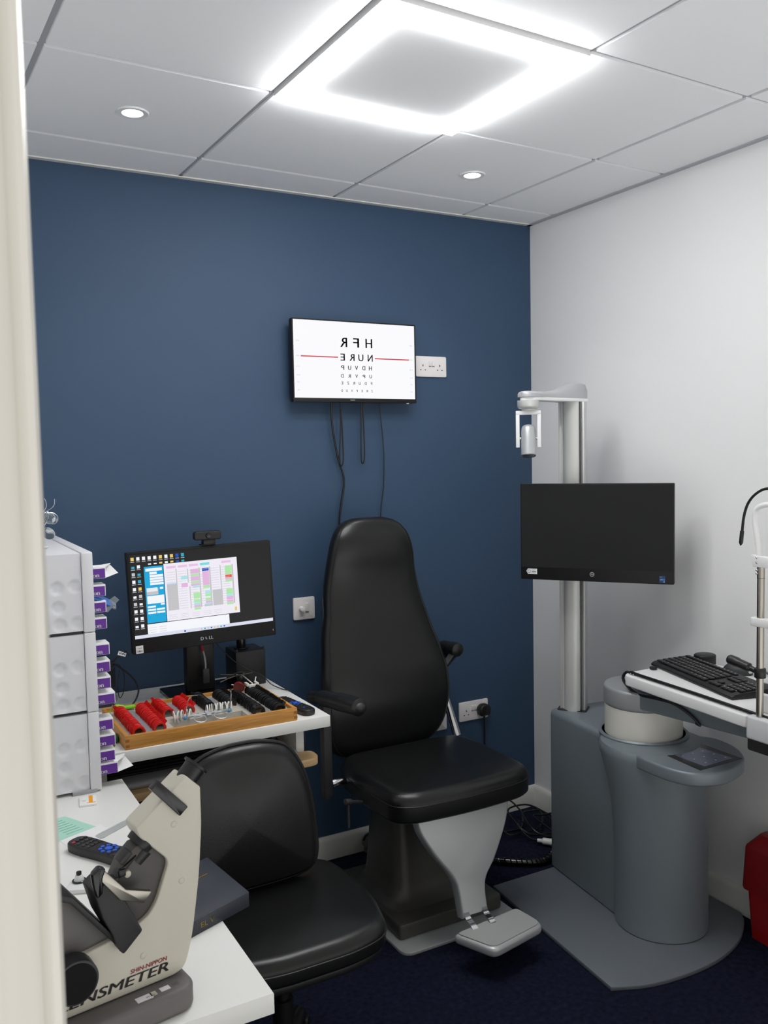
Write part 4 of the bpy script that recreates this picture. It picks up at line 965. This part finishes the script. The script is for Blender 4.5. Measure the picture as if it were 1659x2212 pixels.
# ------------------------------------------------------------------ instrument stand
t = thing('instrument_stand', 'grey refraction unit with round column, base plate and tall lamp pole', 'instrument stand', (-.25,-.80,0))
base = [(-.632,-.545), (-.696,-1.230)]+[tuple(p[:2]) for p in spline([(-.696,-1.230,0), (-.60,-1.272,0), (-.50,-1.292,0), (-.38,-1.298,0), (-.268,-1.286,0), (-.15,-1.248,0), (-.05,-1.185,0), (-.012,-1.14,0)], 5)][1:]+[(-.012,-.545)]
b = MB(); b.prism(base, .0, .014, None, .003); bp = obj('base_plate', b, mat('slate metallic paint', rgb(108,114,121), .45, metal=.25), t)
# body: flat sided back part
ca = math.radians(-7.0); 
BM = RZ(ca, (-.25,-.75,0))                      # local frame of the cabinet, -y towards the room
def bl(x, y): v = BM.inverted() @ V((x, y, 0)); return (v.x, v.y)
bx0 = bl(-.372,-.75)[0]; byb = bl(-.340,-.515)[1]
rect = roundpoly([(bx0,byb), (bx0,-.30), (bx0+.30,-.30), (bx0+.30,byb)], [.035,.0,.0,.035], 6)
b = MB(); b.cushion(rect, .017, .632, .022, .002, 0, BM, 5); bd = obj('cabinet', b, CARTG, t)
# flared front column
rings = []
cxx, cyy = bl(-.285,-1.035)
for z, r, dx, dy in ((.017,.150,0,0), (.10,.150,0,0), (.22,.150,0,.002), (.34,.1505,-.002,.004), (.44,.153,-.006,.008), (.52,.159,-.012,.016), (.57,.166,-.014,.022), (.605,.172,-.014,.028), (.622,.172,-.014,.030), (.634,.166,-.014,.030), (.638,.15,-.014,.03), (.638,.02,-.014,.03)):
    rings.append([(cxx+dx+r*math.cos(a)*1.02, cyy+dy+r*math.sin(a)*1.02, z) for a in (2*PI*k/48 for k in range(48))])
b = MB(); b.loft(rings, BM); obj('front_column', b, CARTG, t)
b = MB(); b.box((-.175,-1.168,.085), (.03,.002,.008), RZ(.0)); b.bm.free() if False else None
b = MB(); Mx = Matrix(((.80,0,.60,-.1885), (.60,0,-.80,-1.1615), (0,1,0,.085), (0,0,0,1)))
b = MB(); [b.box((x,0,.0003), (.004,.008,.0004), fr((-.285+.1535*math.cos(-.86)+.0, -1.035+.1535*math.sin(-.86), .085), (.758,.652,0), z=(.652,-.758,0))) for x in (-.022,-.016,-.010,-.004,.002,.008)]; obj('maker_lettering', b, INK, bd, flat=True)
# white collar, cap and swing arm
CX, CY = -.265, -.935
b = MB(); b.lathe([(.150,.632), (.152,.642), (.146,.647), (.1405,.645)], T(CX,CY,0), 48, cap=False); b.lathe([(.1405,.640), (.10,.640)], T(CX,CY,0), 48); obj('collar_ring', b, CARTG, t)
b = MB(); b.lathe([(.131,.640), (.131,.742), (.01,.742)], T(CX,CY,0), 48); obj('collar', b, mat('off white enamel', rgb(214,212,204), .45), t)
arm = roundpoly([(-.395,-.935), (-.375,-.855), (-.30,-.805), (-.21,-.81), (-.145,-.87), (-.13,-.96), (-.13,-1.20), (-.15,-1.60), (-.33,-1.60), (-.325,-1.25), (-.345,-1.10), (-.385,-1.02)], .05, 6)
b = MB(); b.prism(circ(.135, 48, (CX,CY)), .742, .808, None, .010, 4); cp = obj('collar_cap', b, CARTD, t)
b = MB(); b.prism(roundpoly([(-.375,-.98), (-.30,-.86), (-.20,-.86), (-.10,-1.0), (-.09,-1.46), (-.31,-1.46), (-.335,-1.25)], .05, 5), .752, .812, None, .010, 3); obj('swing_arm', b, CARTG, t)
b = MB(); b.bx(-.30,-.12,-1.35,-1.08,.808,.8335,None,.004); obj('tilt_block', b, BLACKP, t)
# tablet console
con = [tuple(p[:2]) for p in spline([(-.452,-1.090,0), (-.457,-1.155,0), (-.452,-1.235,0), (-.420,-1.300,0), (-.345,-1.333,0), (-.255,-1.322,0), (-.175,-1.280,0), (-.120,-1.20,0), (-.105,-1.11,0), (-.14,-1.045,0)], 5)]+[(-.20,-1.0), (-.36,-1.0)]
b = MB(); b.prism(con, .592, .636, None, .008, 4); cn = obj('console', b, CARTG, t)
b = MB(); b.prism([(-.374,-1.146), (-.191,-1.123), (-.195,-1.289), (-.389,-1.292)], .6358, .6366); tb = obj('touch_panel', b, BLACKG, cn)
b = MB(); b.prism([(-.352,-1.158), (-.228,-1.142), (-.218,-1.272), (-.352,-1.276)], .6364, .6370); tsc = obj('touch_screen', b, mat('touch screen glass', rgb(70,76,92), .12, emit=rgb(80,88,110), estr=.12), tb)
for k in range(9):
    b = MB(); b.cyl((-.335+.045*(k % 3)+.006*(k//3), -1.175-.04*(k//3), .6368), (-.335+.045*(k % 3)+.006*(k//3), -1.175-.04*(k//3), .6373), .0032, None, 10); obj('screen_icon', b, glow('touch icons', (150,156,180), .35), tsc)
# pole with rails
PM = fr((-.268,-.575,0), (.61,-.79,0), z=(0,0,1))       # x along the monitor, -y towards the room... y away
PM = Matrix(((.61,.79,0,-.268), (-.79,.61,0,-.575), (0,0,1,0), (0,0,0,1)))
face = [(-.048,.035), (-.048,-.018), (-.040,-.022), (-.034,-.020)]+[(.005+.034*math.cos(a), -.020-.022*math.sin(a)) for a in (PI-PI*k/10 for k in range(11))]+[(.040,-.020), (.050,-.016), (.050,.035)]
b = MB(); b.prism([p for p in face if abs(p[0]) < .036], .60, 1.800, PM); b.prism([(-.029,-.021),(.033,-.021),(.033,.035),(-.029,.035)], .60, 1.80, PM); pl = obj('pole', b, ALU, t)
b = MB(); b.bx(-.047, -.032, -.016, .035, .60, 1.80, PM, .002); b.bx(.042, .050, -.016, .035, .60, 1.80, PM, .002); obj('pole_rail', b, ALU, pl)
b = MB(); b.bx(-.034, -.028, -.018, .03, .60, 1.80, PM); b.bx(.036, .0425, -.018, .03, .60, 1.80, PM); obj('pole_groove', b, ALUD, pl)
b = MB(); b.prism(rrect(.112,.085,.012,4,(.001,.004)), .628, .6345, PM); obj('pole_socket', b, BLACKP, pl)
# top arm and lamp
AM = fr((-.268,-.575,0), (-.975,-.222,0), z=(0,0,1))     # x towards the lamp
top = roundpoly([(-.055,.045), (.05,.042), (.16,.032), (.26,.036), (.295,.0), (.26,-.036), (.16,-.032), (.05,-.042), (-.055,-.045)], .02, 5)
b = MB(); b.prism(top, 1.800, 1.812, AM, .002); ta = obj('top_arm', b, WHITEP, t)
rings = []
for x, w, h in ((-.050,.036,.052), (-.042,.040,.060), (-.01,.041,.062), (.02,.040,.058), (.05,.038,.046), (.09,.034,.033), (.13,.031,.026), (.18,.031,.022), (.225,.036,.0215), (.255,.0365,.0215), (.275,.031,.021), (.287,.020,.019), (.292,.008,.016)):
    rings.append([(x, w, 1.812), (x, w, 1.812+h*.55), (x, w*.8, 1.812+h*.88), (x, w*.4, 1.812+h), (x, -w*.4, 1.812+h), (x, -w*.8, 1.812+h*.88), (x, -w, 1.812+h*.55), (x, -w, 1.812)])
b = MB(); b.loft(rings, AM); obj('arm_shell', b, mat('silver grey plastic', rgb(178,179,182), .42, metal=.2), ta)
LX = .255
b = MB(); b.lathe([(.0385,1.800), (.0385,1.779), (.034,1.772), (.028,1.770)], AM @ T(LX,0,0), 32); b.lathe([(.024,1.770), (.024,1.764)], AM @ T(LX,0,0), 24); obj('swivel_disc', b, ALU, ta)
b = MB(); S = fr(AM @ V((LX,0,1.764)), (.80,-.60,0), z=(0,0,1))
b.bx(-.044,.044,-.009,.009,-.014,0,S,.001); b.bx(-.044,-.031,-.009,.009,-.130,-.010,S,.001); b.bx(.031,.044,-.009,.009,-.130,-.010,S,.001); yk = obj('lamp_yoke', b, WHITEP, t)
b = MB(); L = S @ T(0,0,-.105) @ Matrix.Rotation(-.22,4,'X')
b.lathe([(.0245,-.056), (.0265,-.054), (.0268,.0), (.0262,.03), (.0245,.044), (.020,.052), (.010,.056)], L, 36); lc = obj('lamp_head', b, SILVER, yk)
b = MB(); b.lathe([(.0235,-.0575), (.0235,-.0565), (.001,-.050)], L, 30); b.torus(L @ V((0,0,-.0565)), .0235, .0022, L.to_3x3() @ V((0,0,1)), 30, 6); obj('lamp_lens', b, mat('dark lens', rgb(60,62,64), .2), lc)
b = MB(); b.cyl(S @ V((-.034,0,-.098)), S @ V((-.024,0,-.098)), .005, None, 12); obj('lamp_pivot', b, SILVER, yk); b = MB(); b.cyl(S @ V((.024,0,-.098)), S @ V((.034,0,-.098)), .005, None, 12); obj('lamp_pivot', b, SILVER, yk)

# second screen on the pole
t = thing('hanging_monitor', 'switched off black monitor mounted on the silver pole by the white wall', 'monitor', (-.319,-.754,1.15))
HM = T(-.319,-.754,1.324) @ Matrix.Rotation(-.915,4,'Z') @ MW
W_, H_ = .542, .353
b = MB(); b.prism(rrect(W_, H_, .003, 3), -.030, 0, HM, .002); obj('casing', b, BEZEL, t)
b = MB(); b.bx(-W_/2+.004, W_/2-.004, -H_/2+.046, H_/2-.004, 0, .0006, HM); obj('display', b, SCRBLK, t)
b = MB(); b.box((0,0,-.05), (.12,.12,.045), HM, .006); b.box((.0,0,-.085), (.07,.08,.05), HM, .004); obj('mount', b, BLACKP, t)
b = MB(); b.prism(roundpoly([(-.250,-.1225), (-.244,-.1225+.009), (-.210,-.1135), (-.210,-.1335), (-.244,-.1335)], 0), 0, .0006, HM @ T(0,-.023,0)); st = obj('sticker', b, STICK, t)
b = MB(); M_ = HM @ T(0,-.023,.0006); b.torus(M_ @ V((-.240,-.1235,0)), .0055, .0009, HM.to_3x3() @ V((0,0,1)), 18, 5); b.box((-.222,-.1235,.0002),(.016,.003,.0003),M_); b.box((-.223,-.1185,.0002),(.012,.0012,.0003),M_); b.box((-.222,-.1285,.0002),(.014,.0012,.0003),M_); obj('sticker_print', b, STICKG, st, flat=True)
b = MB(); b.torus(HM @ V((-.010,-.150,.0006)), .0075, .0008, HM.to_3x3() @ V((0,0,1)), 22, 5); text(b, 'hp', HM @ T(-.010,-.150,0), h=.009, shear=.25, z=.0006); obj('maker_logo', b, ALU, t, flat=True)
b = MB(); b.bx(.222,.242,-.171,-.147,0,.0006,HM); st = obj('sticker', b, mat('blue sticker', rgb(22,58,110), .4), t)
b = MB(); text(b, 'vPRO', HM @ T(.232,-.160,.0006), w=.017, h=.005, z=.0003); text(b, 'intel', HM @ T(.228,-.1505,.0006), w=.007, h=.0026, z=.0003); b.bx(.236,.240,-.169,-.166,.0006,.0009,HM); obj('sticker_print', b, mat('pale blue print', rgb(150,196,232), .4), st, flat=True)

# ------------------------------------------------------------------ slit lamp table
TZ = .87
t = thing('instrument_table', 'white instrument table on the grey swing arm by the white wall', 'table', (-.21,-1.3,TZ))
b = MB(); b.prism(roundpoly([(-.372,-.968), (-.402,-.985), (-.450,-1.505), (-.412,-1.508), (-.412,-1.80), (-.035,-1.80), (-.035,-.985), (-.06,-.962)], .018, 5), TZ-.036, TZ, None, .005, 3); tp = obj('table_top', b, WHITEP, t)
b = MB(); b.tube([(-.375,-.985,TZ-.005), (-.378,-.992,TZ+.006), (-.385,-1.04,TZ+.0062), (-.405,-1.28,TZ+.0062), (-.432,-1.54,TZ+.0062), (-.438,-1.62,TZ+.006)], .0052, 8, 6); b.tube([(-.375,-.985,TZ+.002), (-.368,-.957,TZ-.004), (-.372,-.95,TZ-.03), (-.365,-1.0,TZ-.065), (-.362,-1.10,TZ-.062), (-.357,-1.16,TZ-.064), (-.352,-1.22,TZ-.085), (-.350,-1.255,TZ-.108), (-.350,-1.24,TZ-.106)], .0052, 8, 6); obj('edge_cable', b, CABLE, t)
for y in (-1.0, -1.012, -1.46, -1.472):
    b = MB(); b.cyl((-.388-(abs(y)-1)*.08,y,TZ), (-.388-(abs(y)-1)*.08,y,TZ+.007), .0028, None, 10); obj('cable_clip', b, CHROME, t)
b = MB(); b.cyl((-.272,-.988,TZ), (-.272,-.988,TZ+.010), .012, .013, 20, .002); tag(obj('round_knob', b, BLACKP), 'small black round knob on the white table corner beside the keyboard', 'knob')
b = MB(); b.bx(-.345,-.25,-1.05,-.985,TZ-.056,TZ-.036,None,.003); obj('under_bracket', b, mat('dark bracket', rgb(64,66,70), .5), t)
b = MB(); b.bx(-.405,-.25,-1.66,-1.47,TZ-.115,TZ-.036,None,.008); obj('under_box', b, CHARC, t)
# head support of the slit lamp
t = thing('slit_lamp_head_rest', 'steel upright with white head band of a slit lamp at the right edge', 'slit lamp', (-.44,-1.54,TZ))
b = MB(); b.prism(roundpoly([(-.463,-1.511), (-.4135,-1.511), (-.4135,-1.68), (-.463,-1.68)], .012, 5), TZ-.058, TZ+.006, None, .006, 3); obj('base_block', b, mat('light grey casting', rgb(206,208,210), .4), t)
b = MB(); b.cyl((-.44,-1.541,TZ), (-.44,-1.541,1.296), .0098, None, 24); b.cyl((-.44,-1.541,1.262), (-.44,-1.541,1.298), .0102, None, 24); obj('upright', b, STEEL, t)
b = MB(); b.cyl((-.44,-1.541,1.2612), (-.44,-1.541,1.2622), .0104, None, 24); obj('upright_groove', b, BLACKP, t)
b = MB(); b.prism(roundpoly([(-1.522,1.292), (-1.515,1.325), (-1.60,1.318), (-1.60,1.298), (-1.565,1.292)], .004), -.452, -.428, Matrix(((0,0,1,0),(1,0,0,0),(0,1,0,0),(0,0,0,1))), .002); obj('band_clamp', b, WHITEP, t)
for z in (1.318, 1.305, 1.284, 1.275):
    b = MB(); b.ball((-.451,-1.536,z), .0033); obj('clamp_screw', b, CHROME, t)
bandp = spline([(-.44,-1.534,1.315), (-.44,-1.532,1.345), (-.44,-1.525,1.39), (-.44,-1.520,1.42), (-.44,-1.526,1.448), (-.44,-1.55,1.462), (-.43,-1.60,1.466), (-.42,-1.66,1.466)], 6)
b = MB(); b.loft([[V(p)+V(d) for d in ((-.003,.0085,0), (.003,.0085,0), (.003,-.0085,0), (-.003,-.0085,0))] if i < 24 else [V(p)+V(d) for d in ((-.003,0,.0085), (.003,0,.0085), (.003,0,-.0085), (-.003,0,-.0085))] for i, p in enumerate(bandp[:1])]) if False else None
b = MB(); b.tube(bandp, .0078, 10, 0); obj('head_band', b, WHITEP, t)
b = MB(); b.prism(roundpoly([(-.456,-1.515), (-.424,-1.515), (-.424,-1.70), (-.456,-1.70)], .012, 5), 1.128, 1.152, None, .004); obj('chin_bar', b, WHITEP, t)
b = MB(); b.cyl((-.44,-1.541,.985), (-.44,-1.541,1.012), .0155, None, 24, .002); hd = obj('handle_collar', b, BLACKP, t)
b = MB(); b.tube([(-.44,-1.535,1.000), (-.44,-1.505,1.006), (-.44,-1.465,1.013), (-.44,-1.437,1.017)], [.008,.013,.0145,.012], 14, 6); obj('grip_handle', b, BLACKP, hd)
b = MB(); b.tube([(-.44,-1.60,1.50), (-.44,-1.561,1.507), (-.44,-1.528,1.495), (-.44,-1.500,1.468), (-.44,-1.485,1.43), (-.44,-1.479,1.385)], .0038, 8, 6); b.cyl((-.44,-1.479,1.387), (-.44,-1.475,1.352), .0056, .0056, 12, .001); b.cyl((-.44,-1.475,1.352), (-.44,-1.4742,1.345), .005, .001, 12); obj('fixation_light', b, CABLE, t)

# keyboard, mouse and puck on the table
KA = V((-.236,-.942,TZ+.001)); KX = V((-.268,-.963,0)); KM = fr(KA, KX, z=(0,0,1)) @ Matrix.Rotation(.0,4,'X')
t = thing('keyboard', 'black full size keyboard lying on the white instrument table', 'keyboard', KA)
KW, KH = .455, .152
def kt(y): return .012+.010*y/KH
b = MB(); pro = roundpoly([(0,0), (KH,.0), (KH,.024), (KH-.006,.026), (.012,.015), (0,.008)], .003, 3)
b.prism([(y, z) for y, z in pro], 0, KW, KM @ Matrix(((0,0,1,0),(1,0,0,0),(0,1,0,0),(0,0,0,1))), .002); obj('keyboard_case', b, BLACKP, t)
cnt = 0
rows_k = [(.016, [1.25,1.25,1.25,6.25,1.25,1.25,1.25,1.25]), (.038, [2.25]+[1]*10+[2.75]), (.058, [1.75]+[1]*11+[2.25]), (.078, [1.5]+[1]*12+[1.5]), (.098, [1]*13+[2]), (.124, [1]*15)]
LEG = mat('key legend', rgb(190,190,190), .5)
for y, ws in rows_k:
    x = .012; u = .0188
    for w in ws:
        b = MB(); b.box((x+w*u/2, y+.008, kt(y)+.0065), (w*u-.0022, .0168 if y < .12 else .012, .005), KM, .0014); kk = obj('key', b, KEYC, t); cnt += 1
        x += w*u
for y, n in ((.016,3), (.038,4), (.058,4), (.078,4), (.098,4)):
    for k in range(n):
        b = MB(); b.box((.374+.0188*k+.0094, y+.008, kt(y)+.0065), (.0166,.0168,.005), KM, .0014); obj('key', b, KEYC, t); cnt += 1
for k, (i, y) in enumerate([(0,.016), (1,.016), (2,.016), (1,.038), (0,.084), (1,.084), (2,.084), (0,.104), (1,.104), (2,.104)]):
    b = MB(); b.box((.308+.0192*i+.0094, y+.008, kt(y)+.0065), (.0166,.0168,.005), KM, .0014); obj('key', b, KEYC, t); cnt += 1
b = MB()
for y, ws in rows_k:
    x = .012
    for w in ws:
        if w < 3: b.box((x+.006, y+.011, kt(y)+.0091), (.0035,.003,.0003), KM)
        x += w*.0188
for y in (.016,.038,.058,.078,.098):
    for k in range(4): b.box((.374+.0188*k+.007, y+.011, kt(y)+.0091), (.0035,.003,.0003), KM)
obj('key_legends', b, LEG, t)
t = thing('computer_mouse', 'dark grey mouse on the white instrument table behind the keyboard', 'mouse', (-.085,-1.17,TZ))
MM = fr((-.080,-1.175,TZ), (.35,-.94,0), z=(0,0,1))
b = MB(); b.ball((0,0,.003), .034, (1.45,.92,1.0), MM, 24, 14)
for v in b.bm.verts: v.co.z = max(v.co.z, TZ+.0005)
obj('body', b, mat('dark grey matt plastic', rgb(50,52,54), .5), t)
b = MB(); b.cyl(MM @ V((.045,-.018,.016)), MM @ V((.052,-.021,.017)), .0075, .006, 14, .001); obj('side_button', b, ALU, t)
t = thing('occluder_puck', 'black flat topped round box on the white table against the wall', 'box', (-.06,-1.045,TZ))
b = MB(); b.prism(roundpoly([(-.036,-.020), (-.010,-.033), (.02,-.033), (.037,-.015), (.037,.015), (.015,.033), (-.015,.033), (-.036,.018)], .02, 6), TZ, TZ+.036, T(-.070,-1.030,0), .005, 3); obj('box', b, BLACKP, t)
b = MB(); text(b, 'LEICA', fr((-.072,-1.025,TZ+.036), (.7,-.7,0), z=(0,0,1)), w=.018, h=.007); b.bm.free(); b = MB(); b.box((0,0,0), (.016,.010,.0004), fr((-.072,-1.025,TZ+.0361), (.7,-.7,0), z=(0,0,1))); obj('lid_mark', b, mat('faint lid print', rgb(84,84,84), .5), t)

# slit lamp body cropped by the right edge
t = thing('slit_lamp', 'white and black slit lamp base behind the steel upright', 'slit lamp', (-.27,-1.62,TZ))
b = MB(); b.bx(-.385,-.365,-1.70,-1.485,TZ,TZ+.052,None,.006); b.bx(-.365,-.12,-1.70,-1.52,TZ+.040,TZ+.052,None,.004); obj('cover', b, WHITEP, t)
b = MB(); b.bx(-.360,-.14,-1.70,-1.515,TZ,TZ+.038,None,.004); obj('rail_block', b, BLACKP, t)
b = MB(); b.tube([(-.10,-1.28,TZ+.030), (-.10,-1.40,TZ+.028), (-.10,-1.60,TZ+.03)], .009, 10, 4); b.tube([(-.16,-1.34,TZ+.012), (-.16,-1.60,TZ+.012)], .006, 10, 0); obj('slide_rod', b, CHROME, t)

# ------------------------------------------------------------------ red bin
t = thing('waste_bin', 'red plastic bin with a lid against the white wall at the right edge', 'bin', (-.05,-1.40,0))
bc = (-.046, -1.42)
rings = []
for z, f in ((.0,.90), (.165,.97)): rings.append([(bc[0]+x*f, bc[1]+y*f, z) for x, y in rrect(.105, .40, .02, 4)])
b = MB(); b.loft(rings); obj('tub', b, BINRED, t)
rings = []
for z, w, d in ((.160,.116,.414), (.168,.118,.418), (.300,.110,.404), (.308,.106,.398), (.350,.060,.330), (.352,.05,.32)): rings.append([(bc[0]+x, bc[1]+y, z) for x, y in rrect(w, d, .018, 4)])
b = MB(); b.loft(rings); ld = obj('lid', b, mat('red lid plastic', rgb(136,12,18), .42), t)
b = MB(); Mn = Matrix(((0,0,-1,bc[0]-.0575), (-1,0,0,bc[1]), (0,1,0,.235), (0,0,0,1)))
b.box((.04,0,.0006), (.28,.085,.0008), Mn); lb = obj('label_panel', b, mat('maroon label', rgb(96,40,60), .5), ld)
b = MB()
for x0, x1, y0, y1 in ((-.102,.182,.0425,.0455), (-.102,.182,-.0455,-.0425), (-.102,-.099,-.0455,.0455), (.179,.182,-.0455,.0455)): b.bx(x0,x1,y0,y1,.0008,.0014,Mn)
obj('label_border', b, STICK, lb)

# ------------------------------------------------------------------ camera and view
cam = bpy.data.cameras.new('camera'); co = bpy.data.objects.new('camera', cam); COL.objects.link(co)
Rm = ((0.87501243,-0.48370227,-0.01963058), (-0.04886389,-0.04790539,-0.99765595), (0.48162804,0.87392058,-0.06555339))
co.matrix_world = Matrix(((Rm[0][0],-Rm[1][0],-Rm[2][0],-2.4866), (Rm[0][1],-Rm[1][1],-Rm[2][1],-3.1283), (Rm[0][2],-Rm[1][2],-Rm[2][2],1.6190), (0,0,0,1)))
cam.sensor_fit = 'VERTICAL'; cam.sensor_height = 24; cam.sensor_width = 18
cam.lens = 1894.2/2212*24; cam.clip_start = .02
cam.dof.use_dof = True; cam.dof.focus_distance = 2.7; cam.dof.aperture_fstop = 11
SC.camera = co
w = bpy.data.worlds.new('world'); SC.world = w; w.use_nodes = True
nt = w.node_tree; bg = nt.nodes['Background']              # doorway light, dimmer above; added glow from below lifts the ceiling
tc = nt.nodes.new('ShaderNodeTexCoord'); sp = nt.nodes.new('ShaderNodeSeparateXYZ'); rp = nt.nodes.new('ShaderNodeValToRGB'); mr = nt.nodes.new('ShaderNodeMapRange')
nt.links.new(tc.outputs['Generated'], sp.inputs[0]); nt.links.new(sp.outputs['Z'], mr.inputs['Value'])
mr.inputs['From Min'].default_value = -1; mr.inputs['From Max'].default_value = 1
nt.links.new(mr.outputs[0], rp.inputs[0]); nt.links.new(rp.outputs[0], bg.inputs['Color'])
e = rp.color_ramp.elements
e[0].position = .38; e[0].color = (1,1,.99,1); e[1].position = .52; e[1].color = (.36,.352,.34,1)
bg.inputs['Strength'].default_value = 1.45
SC.view_settings.view_transform = 'Standard'; SC.view_settings.look = 'None'; SC.view_settings.exposure = 0.2; SC.view_settings.gamma = 1
SC.view_settings.use_curve_mapping = False
SC.cycles.max_bounces = 8; SC.cycles.diffuse_bounces = 5; SC.cycles.glossy_bounces = 4; SC.cycles.transmission_bounces = 6; SC.cycles.sample_clamp_indirect = 6
